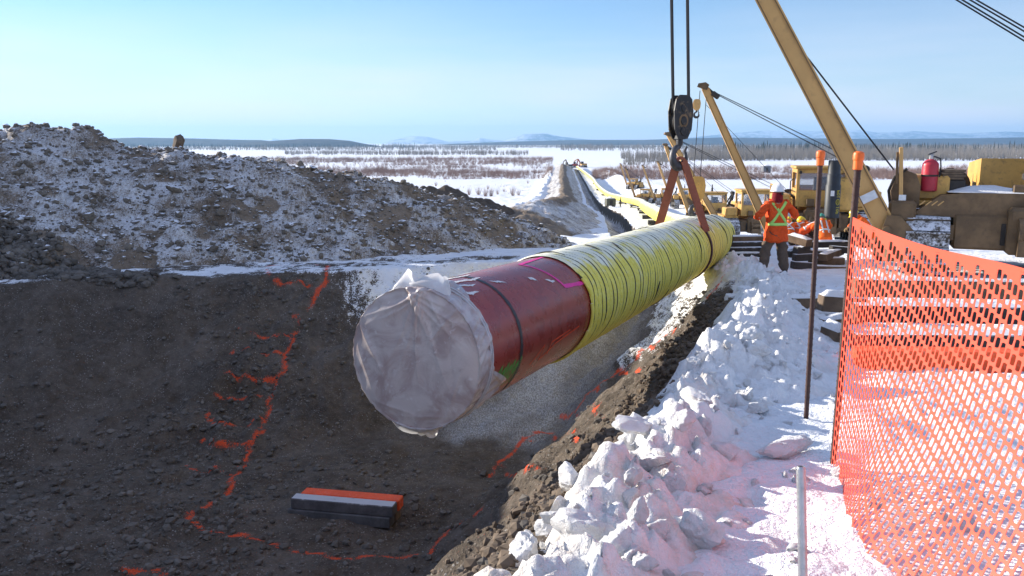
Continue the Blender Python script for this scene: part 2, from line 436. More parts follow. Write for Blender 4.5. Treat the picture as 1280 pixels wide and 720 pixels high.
    rim = np.exp(-(np.minimum(dl, 9)/.6)**2)*sstep(40, 20, y)*(1+.8*fbm(x*1.5, y*1.5, 0, 3, 95))
    snow = np.where(~ins, snow-(.55*rim*sstep(-2.5, -5, x)-.25*rim)-(.40+.55*fbm(x*1.6, y*1.6, 0, 3, 98))*sstep(1.5, .5, x)*sstep(12, 14, y)*sstep(23, 20, y), snow)
    dirtpatch = np.exp(-(dr/.5)**2)*sstep(24, 10, y)*(~ins)
    snow = snow-.75*dirtpatch
    snow = snow-.35*sstep(.1, .5, fbm(x*.5, y*.25, 0, 3, 91))*sstep(20, 45, y)*sstep(4.2, 2.2, np.abs(e+2.5))
    frost = np.where(ins & (prof < .25), sfl*1.9, 0)*(1-.5*prof)
    snow = np.where(ins & (prof < .25) & (y < 26), snow*.35, snow)
    return z, np.clip(snow, 0, 1), np.clip(frost, 0, 1)
def gz(x, y): return float(ground_z(np.array([float(x)]), np.array([float(y)]))[0])

def axis_coords(lo, fine0, fine1, hi, d, g, g2=None, gmax=1e9, brk=None):
    c = list(np.arange(fine0, fine1, d)); s = d
    x = fine1
    while x < hi:
        c.append(x); s = min(s*(g if (brk is None or x < brk) else g2), gmax); x += s
    c.append(hi); s = d; x = fine0-d
    while x > lo:
        c.insert(0, x); s *= max(g, 1.05); x -= s
    c.insert(0, lo); return np.array(c)
gx = axis_coords(-15000, -11, 8.6, 15000, .065, 1.055)
gy = axis_coords(-60, 3.0, 25, 16000, .065, 1.012, 1.07, 1e9, 520)
X, Y = np.meshgrid(gx, gy)
_xc = .5*(np.interp(gy, [p[1] for p in LP[4:]], [p[0] for p in LP[4:]])+np.interp(gy, [p[1] for p in RP[2:]], [p[0] for p in RP[2:]]))
X = X+(np.where(gy > 26, _xc-np.interp(26, gy, _xc), 0)*(gy > 26))[:, None]     # grid lines run along the trench
Z, SNOW, FROST = ground_z(X, Y, True)

# marking paint sprayed on the ground: traced lines laid on the surface --------------------------------
hit_bvh = None
def sub_mesh_bvh(x0, x1, y0, y1, step):
    xs = np.arange(x0, x1, step); ys = np.arange(y0, y1, step); A, B = np.meshgrid(xs, ys); C = ground_z(A, B)
    V = np.stack([A, B, C], -1).reshape(-1, 3); F = grid_faces(len(ys), len(xs))
    return BVHTree.FromPolygons([tuple(v) for v in V], [tuple(f) for f in F])
hit_bvh = sub_mesh_bvh(-11, 7, 2.5, 27, .14)
def GP(px, py):
    d = Vector(ray(px, py)).normalized(); h = hit_bvh.ray_cast(Vector((0,0,CAMH)), d)
    return h[0]
PAINT = [  # (points, half width in metres)
 ([(332,333),(372,331),(410,332)], .05), ([(410,332),(408,352),(402,358),(394,370),(388,385)], .085), ([(332,336),(338,348),(350,352),(376,353),(394,356)], .05),
 ([(366,396),(375,399),(376,410),(370,416)], .06), ([(366,418),(366,430),(356,440),(356,462),(348,470)], .085), ([(298,411),(318,419),(338,421),(366,418)], .05), ([(290,440),(322,443),(356,441)], .05),
 ([(280,466),(310,470),(346,470)], .06), ([(347,472),(346,485),(337,497),(336,515),(330,524),(328,538),(318,552),(311,560),(309,572),(300,587),(290,597),(289,609),(282,621),(262,630),(240,642),(234,650)], .07),
 ([(272,494),(288,498),(300,501),(326,497)], .05), ([(260,520),(268,528),(285,530),(328,525)], .05), ([(252,547),(270,555),(300,556),(312,555)], .045), ([(230,583),(252,591),(290,595)], .045),
 ([(234,649),(255,662),(280,669),(300,669),(330,678),(370,690),(420,698),(470,694),(520,694)], .06), ([(155,711),(175,714),(215,717)], .07),
 ([(612,597),(622,578),(637,570),(655,549),(672,540),(690,541)], .07), ([(655,551),(690,545),(722,551)], .04), ([(630,582),(660,585),(685,590)], .035),
 ([(700,519),(722,512),(735,491),(750,487)], .07), ([(698,520),(722,516),(758,520)], .05), ([(735,493),(760,475),(772,463),(800,465)], .065), ([(772,462),(786,457),(798,445),(802,436),(818,436)], .06), ([(820,432),(830,420),(842,415)], .06), ([(540,690),(575,650),(600,640)], .05),
 ([(884,372),(898,357),(904,345)], .07), ([(948,418),(958,432),(962,444),(975,450),(1000,450),(1030,450)], .05)]
PV = np.zeros_like(Z)
iy = (gy > 3) & (gy < 26); ix = (gx > -10.9) & (gx < 8.5)
sub = np.ix_(iy, ix)
sx, sy, sz = X[sub], Y[sub], Z[sub]; pv = np.zeros_like(sx)
for pts, hw in PAINT:
    W = [GP(*p) for p in pts]; W = [w for w in W if w is not None]
    if len(W) < 2: continue
    x0, x1 = min(w.x for w in W)-.4, max(w.x for w in W)+.4; y0, y1 = min(w.y for w in W)-.4, max(w.y for w in W)+.4
    k = (sx > x0) & (sx < x1) & (sy > y0) & (sy < y1)
    d, _, _ = poly_dist(sx[k], sy[k], [(w.x, w.y) for w in W])
    d = np.maximum(0, d+.022*vnoise(sx[k]*11, sy[k]*11, 0, 5)); hw = hw*.52
    pv[k] = np.maximum(pv[k], np.clip(1.4-d/hw, 0, 1)*(.97+.17*vnoise(sx[k]*3.3, sy[k]*3.3, 0, 15)))
PV[sub] = pv
ground = mesh_np('ground', np.stack([X, Y, Z], -1).reshape(-1, 3), grid_faces(len(gy), len(gx)), M['ground'], attrs={'snow': SNOW.ravel(), 'paint': PV.ravel(), 'frost': FROST.ravel()})
tag(ground, 'snow covered ground with an open dark soil trench and a trodden snow path', kind='structure')

# ================================================================== spoil heaps
def heap(name, x0, x1, y0, y1, step, hfun, mat, label, group=None, lump=((.5,.10),(.22,.06)), drop=.25, sy_=None, bare=None):
    xs = np.arange(x0, x1, step); ys = np.arange(y0, y1, sy_ or step); A, B = np.meshgrid(xs, ys)
    g = ground_z(A, B); h = hfun(A, B)
    for i, (c, a) in enumerate(lump): h = h+lumps(A, B, c, 100+i*7)*a
    keep = h > g-drop
    Zh = np.maximum(h, g-drop)
    F = grid_faces(len(ys), len(xs)); k = keep.ravel()
    F = F[k[F].any(1)]
    used = np.unique(F); remap = -np.ones(A.size, int); remap[used] = np.arange(len(used))
    V = np.stack([A, B, Zh], -1).reshape(-1, 3)[used]
    o = mesh_np(name, V, remap[F], mat, attrs={'bare': (bare(A, B) if bare else np.zeros_like(A)).ravel()[used]})
    return tag(o, label, 'dirt heap', group)
def heap_main_h(x, y):
    h = pile(x, y, RIDGE, .47, 201, .42); ins = inside_poly(x, y, PITPOLY); d, _, _ = poly_dist(x, y, LP)
    d = np.where(ins, -d, d)+.25*fbm(x*.8, y*.8, 0, 3, 207)
    return np.minimum(h, base_z(y)+(d-.75)*.62)
heap_main = heap('spoil_heap', -24, 3.5, 1.0, 34, .075, heap_main_h, M['spoil'], 'broad snow dusted dirt heap along the left side of the trench', lump=((.9,.10),(.34,.07),(.17,.06)), bare=lambda x, y: np.clip(.34*sstep(.2, .5, fbm(x*.55, y*.55, 0, 3, 261))+.40*sstep(.28, .5, fbm(x*1.6, y*1.6, 0, 3, 262)), 0, 1))
def heap2_h(x, y):
    h = pile(x, y, RIDGE2, .50, 221, .5, 1.0); d, _, _ = poly_dist(x, y, LP); d = np.where(inside_poly(x, y, PITPOLY), -d, d)+.3*fbm(x*.5, y*.3, 0, 3, 227)
    return np.where(y > 50, np.minimum(h, base_z(y)+(d-1.0)*.62), h)
heap_far = heap('spoil_heap', -10, 40, 40, 486, .30, heap2_h, M['spoil'], 'long brown crested dirt heap following the distant trench into the valley', lump=((1.3,.30),(.6,.16)), sy_=.55, bare=lambda x, y: np.clip(sstep(1.8, .6, poly_dist(x, y, RIDGE2)[0]+.5*fbm(x*.4, y*.2, 0, 2, 263))*sstep(70, 95, y)+sstep(64, 57, y+1.6*(x-1)+2*fbm(x*.4, y*.4, 0, 2, 264)), 0, 1))
heap3_h = lambda x, y: pile(x, y, HEAP3, .5, 241, .5, .6)
heap_small = heap('spoil_heap', -14, 1, 54, 68, .16, heap3_h, M['spoil_dark'], 'low dark dirt heap just behind the snow dusted heap', lump=((.8,.3),(.4,.18)))

# ================================================================== snow bank on the trench edge
def frame_along(P):
    P = [Vector((p[0], p[1], 0)) for p in P]; L = [0]
    for a, b in zip(P, P[1:]): L.append(L[-1]+(b-a).length)
    return P, L
rp = [p for p in RP if 2 < p[1] < 21]; RPv, RL = frame_along(rp)
def bank_h(x, y):
    d, _, par = poly_dist(x, y, rp); ins = inside_poly(x, y, PITPOLY); t = np.where(ins, -d, d)
    A = np.interp(par, [0, 1.2, 2.6, 4.2, 5.4, 7.0, 8.6, 10.5, 12.5, 15, 17], [.08, .12, .15, .20, .24, .36, .40, .32, .26, .18, .0])
    Wd = np.interp(par, [0, 2.5, 5, 7.5, 10, 17], [.9, .95, .85, 1.5, 1.5, 1.1])
    off = np.interp(par, [0, 17], [.30, .32])+.14*vnoise(x*1.1, y*1.1, 0, 77)
    q = t-off
    prof = np.where(q < 0, 1-(-q/.42)**1.5, np.exp(-(q/(Wd*.62))**2))
    prof = np.clip(prof, -1, 1)
    n = fbm(x*1.3, y*1.3, 0, 4, 301)
    lump = lumps(x+.2*n, y, .50, 311, .3, .7, flat=True)*.27+lumps(x+.3*n, y, .24, 312, .3, .75, flat=True)*.20+lumps(x, y+.2*n, .12, 313, .3, .8, flat=True)*.10+lumps(x, y, .06, 314)*.035
    return base_z(y)+prof*A*(1+.5*n)+np.clip(prof, 0, 1)*lump*np.interp(par, [0, 3, 17], [.7, .8, .9])-.08, prof
xs = np.arange(-2.0, 7.0, .028); ys = np.arange(2.4, 19.5, .03); A_, B_ = np.meshgrid(xs, ys)
hb, pf = bank_h(A_, B_); g_ = ground_z(A_, B_)
keep = (hb > g_-.02) & (pf > .03); Zb = np.where(keep, np.maximum(hb, g_-.05), g_-.10)
F = grid_faces(len(ys), len(xs)); k = keep.ravel(); F = F[k[F].any(1)]
used = np.unique(F); remap = -np.ones(A_.size, int); remap[used] = np.arange(len(used))
V = np.stack([A_, B_, Zb], -1).reshape(-1, 3)
dirt = np.clip(.44+.55*sstep(.5, -.2, pf*np.where(inside_poly(A_, B_, PITPOLY), 1, 3))*sstep(11, 6, B_)+.35*fbm(A_*2, B_*2, 0, 3, 331)+.25*sstep(6.5, 4, B_)-.35*sstep(7, 9, B_), 0, 1).ravel()
bank = mesh_np('snow_bank', V[used], remap[F], M['snow'], attrs={'dirt': dirt[used]})
tag(bank, 'lumpy heaped snow bank along the right edge of the trench', 'snow bank')
def surf_z(x, y):
    a, p = bank_h(np.array([float(x)]), np.array([float(y)])); g = gz(x, y)
    return max(g, float(a[0])) if p[0] > .03 else g
# ================================================================== object materials
M['red'] = None
def pipe_red():
    m = NT('red_pipe_coating'); co = m.co(); n = m.noise(5, 5, .6, co); n2 = m.noise(2.0, 3, .5, m.scaled(co, (1, 1, 1)))
    col = m.mix(m.step(n, .35, .7), (.25,.030,.020), (.32,.046,.030))
    col = m.mix(m.math('MULTIPLY', m.step(m.noise(30, 3, .6, co), .62, .75), .25), col, (.35,.12,.10))
    return m.done(col, m.math('MULTIPLY_ADD', n, .22, .17), 0, m.bump(n, .05, .01), spec=.5)
M['red'] = pipe_red()
def wrap_mat():
    m = NT('yellow_rope_wrap'); co = m.co(); n = m.noise(3.2, 5, .65, co); n2 = m.noise(24, 4, .65, co); gap = m.attr('gap')
    col = m.mix(m.step(n2, .35, .7), (.70,.57,.06), (.82,.72,.17))
    col = m.mix(m.math('MULTIPLY', m.step(n, .55, .75), .5), col, (.80,.74,.42))
    col = m.mix(m.math('MULTIPLY', m.step(n2, .60, .75), .25), col, (.22,.15,.05))
    # frost and blown snow on the faces turned to the sky
    fs = m.step(m.math('ADD', m.nz(), m.math('MULTIPLY', m.math('SUBTRACT', n, .5), 1.6)), .55, .95)
    col = m.mix(m.math('MULTIPLY', fs, .70), col, (.80,.81,.80))
    col = m.mix(m.step(m.math('ADD', gap, m.math('MULTIPLY', m.math('SUBTRACT', n2, .5), .5)), .62, .8), col, (.035,.033,.025))
    return m.done(col, .62, 0, m.bump(n2, .25, .01), spec=.3)
M['wrap'] = wrap_mat()
def simple(name, c, rough=.6, metal=0.0, spec=.4, **k):
    m = NT(name); n = m.noise(9, 4, .6)
    return m.done(m.mix(m.step(n, .3, .7), tuple(q*.82 for q in c), c), rough, metal, m.bump(n, .08, .01), spec, **k)
M['black_strap'] = simple('black_strap', (.02,.02,.02), .6)
M['pink'] = simple('pink_spray', (.85,.03,.30), .5)
M['orange_spray'] = simple('orange_spray', (.85,.09,.03), .5)
M['green_spray'] = simple('green_spray', (.10,.42,.07), .5)
M['dark_band'] = simple('dark_band', (.035,.03,.03), .45)
def plastic_sheet():
    m = NT('clear_plastic_sheet'); co = m.co(); n = m.noise(3.2, 5, .6, co, .8); n2 = m.noise(11, 4, .6, co, .5)
    col = m.mix(m.step(n, .38, .66), (.60,.53,.50), (.42,.33,.31))
    col = m.mix(m.math('MULTIPLY', m.step(n2, .58, .72), .5), col, (.72,.69,.68))
    return m.done(col, .2, 0, m.bump(n2, .25, .015), spec=.5, Transmission_Weight=.12, Alpha=.97)
M['plastic'] = plastic_sheet()
def plastic_thin():
    m = NT('milky_plastic_film'); n = m.noise(7, 4, .6)
    t = m.n('ShaderNodeBsdfTranslucent'); t.inputs[0].default_value = (.85,.85,.84,1)
    mx = m.n('ShaderNodeMixShader'); mx.inputs[0].default_value = .4
    m.done(m.mix(m.step(n, .3, .7), (.80,.79,.78), (.66,.62,.60)), .3, 0, m.bump(n, .3, .02), spec=.5)
    m.l(m.bsdf.outputs[0], mx.inputs[1]); m.l(t.outputs[0], mx.inputs[2]); m.l(mx.outputs[0], m.out.inputs[0]); return m.mat
M['film'] = plastic_thin()
M['tape'] = simple('clear_tape', (.50,.50,.52), .3, 0, .5)
M['cat'] = worn('yellow_machine_paint', (.62,.35,.085), .80, .5, 2.2, dirt=(.10,.07,.04), dirtamt=.45)
M['cat_dark'] = worn('dark_machine_steel', (.05,.04,.032), .5, .7, 3)
M['tan'] = worn('tan_boom_paint', (.64,.37,.13), .88, .48, 1.2, dirt=(.30,.18,.07), dirtamt=.30, bump=.06)
M['brown_steel'] = worn('brown_worn_steel', (.20,.12,.055), .6, .6, 3)
def track_mat():
    m = NT('snowy_track_steel'); co = m.co(); n = m.noise(6.5, 5, .7, co); n2 = m.noise(22, 4, .65, co)
    f = m.step(m.math('ADD', m.math('MULTIPLY', n, .6), m.math('ADD', m.math('MULTIPLY', n2, .4), m.math('MULTIPLY', m.nz(), .10))), .46, .62)
    return m.done(m.mix(f, m.mix(m.step(n2, .4, .65), (.07,.055,.042), (.16,.125,.09)), (.70,.70,.72)), .75, 0, m.bump(n2, .3, .02), .2)
M['track'] = track_mat()
M['glass'] = NT('cab_glass').done((.12,.15,.18), .08, 0, None, .6)
M['cable'] = simple('steel_cable', (.025,.025,.028), .55, .3)
M['block'] = worn('black_block_paint', (.016,.016,.018), .7, .5, 1.6, dirt=(.20,.13,.065), dirtamt=.9)
M['hook'] = worn('grey_hook_steel', (.10,.10,.11), .45, .5, 5, .5)
M['sling'] = worn('red_brown_sling', (.30,.085,.040), .75, .6, 5, dirt=(.10,.04,.025))
M['sling_dark'] = worn('dark_red_sling', (.085,.030,.024), .7, .7, 6)
M['wood'] = worn('weathered_timber', (.20,.135,.085), .55, .85, 4, dirt=(.05,.04,.03), bump=.35)
M['wood_snow'] = worn('snow_topped_timber', (.19,.12,.07), .55, .85, 4, snow=1.0, bump=.35)
M['wood_dark'] = worn('dark_wet_timber', (.055,.047,.042), .6, .8, 4, snow=.75, bump=.35)
M['wood_grey'] = worn('grey_frosted_timber', (.12,.115,.115), .6, .8, 5, bump=.35)
M['wood_frost'] = worn('frosted_grey_timber', (.13,.12,.12), .6, .8, 5, dirt=(.05,.04,.04), bump=.35, snow=.5)
M['orange_wood'] = worn('orange_painted_timber', (.85,.10,.02), .85, .65, 6, dirt=(.5,.4,.35), dirtamt=.25)
M['rebar'] = worn('rusty_stake_steel', (.075,.035,.028), .6, .7, 9)
M['cap'] = simple('orange_cap', (.90,.16,.02), .45)
M['galv'] = worn('galvanised_steel', (.50,.50,.52), .82, .38, 7, .75, dirtamt=.15)
M['red_tank'] = worn('red_extinguisher_paint', (.50,.025,.045), .8, .4, 5)
M['black_rub'] = worn('black_rubber', (.022,.026,.032), .7, .55, 4)
M['yl'] = simple('yellow_lettering', (.55,.45,.03), .6)
M['white'] = simple('white_label', (.75,.75,.74), .5)
M['snowplain'] = snow_mat('snow_cap', .1)
def fence_mat():
    m = NT('orange_fence_plastic'); t = m.n('ShaderNodeBsdfTranslucent'); t.inputs[0].default_value = (1.0,.26,.15,1)
    mx = m.n('ShaderNodeMixShader'); mx.inputs[0].default_value = .52
    m.done((.93,.20,.12), .42, 0, None, .4)
    m.l(m.bsdf.outputs[0], mx.inputs[1]); m.l(t.outputs[0], mx.inputs[2]); m.l(mx.outputs[0], m.out.inputs[0]); return m.mat
M['fence'] = fence_mat()

# ================================================================== pipe string
def catmull(P, n):
    P = [Vector(p) for p in P]; P = [P[0]*2-P[1]]+P+[P[-1]*2-P[-2]]; out = []
    for i in range(1, len(P)-2):
        a, b, c, d = P[i-1:i+3]; L = (c-b).length; k = max(2, int(L/n))
        for j in range(k):
            t = j/k; out.append(.5*((2*b)+(c-a)*t+(2*a-5*b+4*c-d)*t*t+(3*b-a-3*c+d)*t**3))
    out.append(P[-2]); return out
PR = .615
path = catmull(PIPE, .02)
acc = [0.0]
for a, b in zip(path, path[1:]): acc.append(acc[-1]+(b-a).length)
acc = np.array(acc); PATH = np.array([tuple(p) for p in path])
def pt_at(s): return np.array([np.interp(s, acc, PATH[:, k]) for k in range(3)])
def frame_at(s):
    d = pt_at(s+.25)-pt_at(s-.25) if s > .3 else pt_at(s+.5)-pt_at(max(s, 0)); d = Vector(d).normalized()
    side = d.cross(Vector((0,0,1))).normalized(); up = side.cross(d); return d, side, up    # side = right hand side seen along the pipe
def ring(s, r, ang):
    """point on the pipe at arc length s, ang from the top, positive to the right"""
    d, sd, up = frame_at(s); c = Vector(pt_at(s)); return c+(up*math.cos(ang)+sd*math.sin(ang))*r
def tube_s(ss, rfun, n, name, mat, parent, attr=None, smooth=True):
    A = np.linspace(0, 2*math.pi, n, endpoint=False); V = np.zeros((len(ss), n, 3)); gp = np.zeros((len(ss), n))
    for i, s in enumerate(ss):
        d, sd, up = frame_at(s); c = pt_at(s); r = rfun(s, A)
        if isinstance(r, tuple): r, gp[i] = r
        V[i] = c+np.outer(np.cos(A)*r, up)+np.outer(np.sin(A)*r, sd)
    return mesh_np(name, V.reshape(-1, 3), grid_faces(len(ss), n, True)[:, ::-1], mat, parent, smooth, {attr: gp.ravel()} if attr else None)
pipe = empty('steel_pipe', PATH[0]*[1,1,0]+np.array([0,0,-2.2]))
pipe.location = (0, 0, 0)
tag(pipe, 'long steel pipe with red plastic covered end and yellow wrap, lifted over the trench', 'pipe')
S_RED = 3.0     # where the yellow wrap begins
tube_s(np.arange(0, S_RED+.5, .06), lambda s, A: PR+0*A, 96, 'red_pipe_end', M['red'], pipe)
# wound yellow bands
PITCH = .155
def wrap_r(s, A):
    w = .035*np.sin(A*2+s*.7)+.022*np.sin(A*5+s*1.9+1)+.02*vnoise(np.cos(A)*2.2+7, np.sin(A)*2.2, s*.55, 61)*2
    u = (s+w*1.5+A*PITCH/(2*math.pi))/PITCH; k = np.floor(u); f = u-k
    prof = np.clip(1-np.abs(2*f-1)**5, 0, 1)
    hv = _h(k.astype(np.int64), np.zeros_like(k, dtype=np.int64), 3, 7)
    gap = np.clip((np.abs(2*f-1)-.50)/.36, 0, 1)*np.where(hv > .18, 1, .6)*np.clip(.95+.3*np.sin(A*3+k*2.1), .7, 1)
    edge = min(1, max(0, (s-S_RED)/.05+.2))
    return (PR+.010+(.018*prof+.010*(hv-.5)*prof)*edge, gap)
tube_s(np.arange(S_RED, 18.5, .0105), wrap_r, 128, 'yellow_wrap', M['wrap'], pipe, 'gap')
def far_r(s, A):
    return (PR+.02+.02*vnoise(np.cos(A)*1.5, np.sin(A)*1.5, s*.8, 62), np.clip(.55*vnoise(np.cos(A)*3, np.sin(A)*3, s*2.5, 63), 0, .55))
tube_s(np.concatenate([np.arange(18.5, 70, .3), np.arange(70, acc[-1], 2.0)]), far_r, 24, 'yellow_wrap', M['wrap'], pipe, 'gap')
# loose dark lashings and torn strips in the wrap
for i in range(15):
    s0 = S_RED+.5+i*.95+random.uniform(-.15, .15); a0 = random.uniform(-1.2, 2.2); a1 = a0+random.uniform(.35, 1.3); tl = random.uniform(-.16, .16)
    pts = [ring(s0+tl*t+.03*math.sin(t*5+i), PR+.036, a0+(a1-a0)*t) for t in np.linspace(0, 1, 14)]
    MB().tube(pts, [  .003+.007*math.sin(math.pi*min(1, .15+k/14)) for k in range(14)], 5).build('lashing', M['black_strap'], pipe, True)
# a frayed end of the wrap
for k in range(3):
    pts = [ring(S_RED-.02-.04*k+.05*math.sin(t*4+k), PR+.022, .9+k*.5+t*1.4) for t in np.linspace(0, 1, 16)]
    MB().tube(pts, .016, 6).build('rope_end', M['wrap'], pipe, True)
# paint marks: strips that follow the curve of the pipe
def strip(name, pts, w, mat, r=PR+.004, seg=10):
    """pts (s, angle)"""
    P = []
    for (a, b) in zip(pts, pts[1:]):
        for t in np.linspace(0, 1, seg, endpoint=False): P.append((a[0]+(b[0]-a[0])*t, a[1]+(b[1]-a[1])*t))
    P.append(pts[-1]); V = []; F = []
    for i, p in enumerate(P):
        q = P[min(i+1, len(P)-1)]; o = P[max(i-1, 0)]; ds, da = q[0]-o[0], (q[1]-o[1])*PR; L = math.hypot(ds, da) or 1
        ww = w*(.8+.4*random.random()); n1, n2 = -da/L*ww/2, ds/L*ww/2/PR
        V += [tuple(ring(p[0]+n1, r, p[1]+n2)), tuple(ring(p[0]-n1, r, p[1]-n2))]
    for i in range(len(P)-1): F.append((2*i, 2*i+1, 2*i+3, 2*i+2))
    return V, F
def strips(name, lines, w, mat, parent=pipe):
    mb = MB()
    for l in lines: mb.add(*strip(name, l, w, mat))
    return mb.build(name, mat, parent)
strips('pink_paint_mark', [[(3.0,.0),(2.15,.10),(2.25,.45),(2.42,.92),(3.0,.98)]], .045, M['pink'])
strips('dark_band', [[(.92,a) for a in np.linspace(-.9, 2.4, 12)]], .06, M['dark_band'])
strips('green_paint_mark', [[(.36+.075*k, 1.98+.03*(k % 3)), (.50+.075*k, 1.74+.05*(k % 2)), (.46+.075*k, 2.15)] for k in range(7)], .02, M['green_spray'])
strips('orange_paint_mark', [[(1.25,2.0),(1.55,1.74),(1.5,2.02)],[(1.7,1.98),(1.75,1.76),(2.3,1.70)],[(1.5,2.0),(1.9,1.82),(2.6,1.72)]], .018, M['orange_spray'])
# blown snow clinging to the coating
for (s0, a0, ls, la, w_) in ((.30,.10,.42,.10,.05),(.42,.28,.34,.09,.04),(.62,.16,.40,.07,.05),(.30,.45,.30,.10,.05),(1.75,.55,.16,.10,.05),(2.1,.70,.16,.09,.045),(1.02,.36,.22,.16,.035),(.45,-.15,.5,.12,.06),(1.0,-.25,.5,.08,.05),(.75,-.05,.36,.04,.04),(1.9,-.30,.6,.05,.05)):
    mb = MB(); V = []; F = []; m_ = 16; sd_ = random.random()*9
    for i in range(m_+1):
        t = i/m_; e = math.sin(math.pi*t)**.7*(.6+.4*abs(math.sin(t*11+sd_)))
        for sgn in (-1, 1):
            j = .5*e*w_*(.7+.6*abs(math.sin(t*17+sd_*sgn))); V.append(ring(s0+ls*t+.02*math.sin(t*9+sd_), PR+.005, a0+la*t+sgn*j/PR+.02*math.sin(t*7+sd_)))
        if i: F.append((2*i-2, 2*i-1, 2*i+1, 2*i))
    mb.add(V, F).build('frost_smear', M['snowplain'], pipe)

# plastic sheet stretched over the end -----------------------------------------------------------------
d0, sd0, up0 = frame_at(0); c0 = Vector(PATH[0])
def cap_pt(r, a, push): return c0+(up0*math.cos(a)+sd0*math.sin(a))*r-d0*push
NR, NA = 92, 320
tt = np.linspace(0, 1, NR)[:, None]+np.zeros((NR, NA)); aa = np.zeros((NR, NA))+2*np.pi*np.arange(NA)[None]/NA
q1 = np.clip(tt/.72, 0, 1); r1 = PR*1.015*q1; X1 = r1*np.sin(aa); Y1 = r1*np.cos(aa)
push = .022-.03*q1**6+(.5+.5*np.sin(aa*15+3*np.sin(aa*2)))*.012*q1**8+.010*fbm(X1*2.4+3, Y1*2.4, 0, 2, 5)+.004*np.abs(vnoise(X1*7+Y1, Y1*3, 3, 9))
rk = random.Random(23)
for j in range(19):      # sharp creases running down from the gathered top
    th = R(-66+132*j/18+rk.uniform(-5, 5)); ln_ = rk.uniform(.22, .85)*(.7+.5*abs(math.sin(j*2.3))); kx_, ky_ = .02+rk.uniform(-.10, .10), .58
    dx_, dy_ = math.sin(th), -math.cos(th); u_ = (X1-kx_)*dx_+(Y1-ky_)*dy_; v_ = (X1-kx_)*dy_-(Y1-ky_)*dx_+.03*np.sin(u_*5+j)
    push = push+.010*np.exp(-np.abs(v_)/(.012+.02*np.clip(u_, 0, 1)))*np.exp(-(np.clip(u_, 0, 9)/ln_)**2)*(u_ > -.1)
for (x_, y_, th, ln_, am) in ((-.46,.10,.35,.30,.020),(-.50,-.12,.2,.25,.014),(.38,-.28,-.5,.22,.012),(.30,.34,-.9,.2,.012),(-.2,-.46,1.2,.2,.012),(.12,-.5,1.5,.25,.010)):
    dx_, dy_ = math.sin(th), -math.cos(th); u_ = (X1-x_)*dx_+(Y1-y_)*dy_; v_ = (X1-x_)*dy_-(Y1-y_)*dx_+.05*np.sin(u_*4)
    push = push+.7*am*np.exp(-np.abs(v_)/.020)*np.exp(-(u_/ln_)**2)
q2 = np.clip((tt-.72)/.28, 0, 1)
ed = .34+.10*np.sin(aa*3+1)+.05*np.sin(aa*7)+np.where(np.abs(aa-2.0) < .28, .22*(1-np.abs(aa-2.0)/.28), 0)
r2 = PR+.010+.007*np.abs(np.sin(aa*17+q2*2))+.005*np.sin(aa*29+q2*9)*q2+.002*np.sin(aa*53+q2*14)+np.where(q2 > .8, .016, 0)*np.abs(np.sin(aa*9))
rr_ = np.where(tt < .72, r1, r2); pp = np.where(tt < .72, push, .02-q2*ed)
V = (np.array(c0)+np.cos(aa)[..., None]*rr_[..., None]*np.array(up0)+np.sin(aa)[..., None]*rr_[..., None]*np.array(sd0)-pp[..., None]*np.array(d0)).reshape(-1, 3)
F = [tuple(f) for f in grid_faces(NR, NA, True)]
cov = mesh_np('plastic_cover', V, np.array(F), M['plastic'], pipe, True)
for k, s in enumerate((.20, .25)):
    MB().tube([ring(s+.02*math.sin(a*2+k), PR+.022, a) for a in np.linspace(0, 2*math.pi, 72, endpoint=False)], .009, 6, closed=True).build('tape_band', M['tape'], cov, True)
def flap(name, a0, a1, h, seed, back=.05, n=22):
    rr = random.Random(seed); V = []; m = 9
    for j in range(m):
        q = j/(m-1)
        for i in range(n):
            t = i/(n-1); a = a0+(a1-a0)*t
            env = math.sin(math.pi*min(1, max(0, t*1.02)))**.5
            hh = h*q*env*(.78+.34*math.sin(t*6.3+seed)+.05*rr.random()*(q > .9))
            wob = .045*math.sin(t*9+q*3+seed)*q
            p = cap_pt(PR+.015+hh, a, -back+wob-.10*q*q); V.append(p)
    return mesh_np(name, V, grid_faces(m, n), M['film'], cov, True)
flap('plastic_flap', -.36, .46, .12, 3)
flap('plastic_flap', -.44, .06, .13, 5)
flap('plastic_flap', -.12, .44, .11, 9, .09)
flap('plastic_flap', 2.75, 3.75, .11, 4)
flap('plastic_flap', 2.95, 3.25, .17, 8)
flap('plastic_flap', 3.6, 4.6, .05, 2)
flap('plastic_flap', 5.2, 6.0, .05, 7)
# skids under the far pipe ------------------------------------------------------------------------------
skid0 = None
for i, s in enumerate([24.5, 33, 41, 50, 60, 72, 86, 102, 120, 140, 164, 190, 220, 256, 300]):
    p = pt_at(s); d, sd, up = frame_at(s); g = gz(p[0], p[1]); h = p[2]-PR-g-.01
    if h < .12: continue
    n = max(1, round(h/.2)); t = h/n; mb = MB()
    for k in range(n):
        if k % 2 == 0 or k == n-1:
            for e in (-.45, .45): mb.box(Vector((0, e*(.9 if k % 2 else 1), k*t+t/2)), (1.5, .2, t*.98) if True else 0, None, 0, .012)
        else:
            for e in (-.55, .55): mb.box(Vector((e, 0, k*t+t/2)), (.2, 1.2, t*.98), None, 0, .012)
    o = mb.build('skid_stack', M['wood_dark']); o.location = (p[0], p[1], g-.02); o.rotation_euler = (0, 0, math.atan2(d.y, d.x)-math.pi/2)
    tag(o, 'dark timber skids propping up the far yellow pipe', 'skid stack', 'skids under the far yellow pipe')

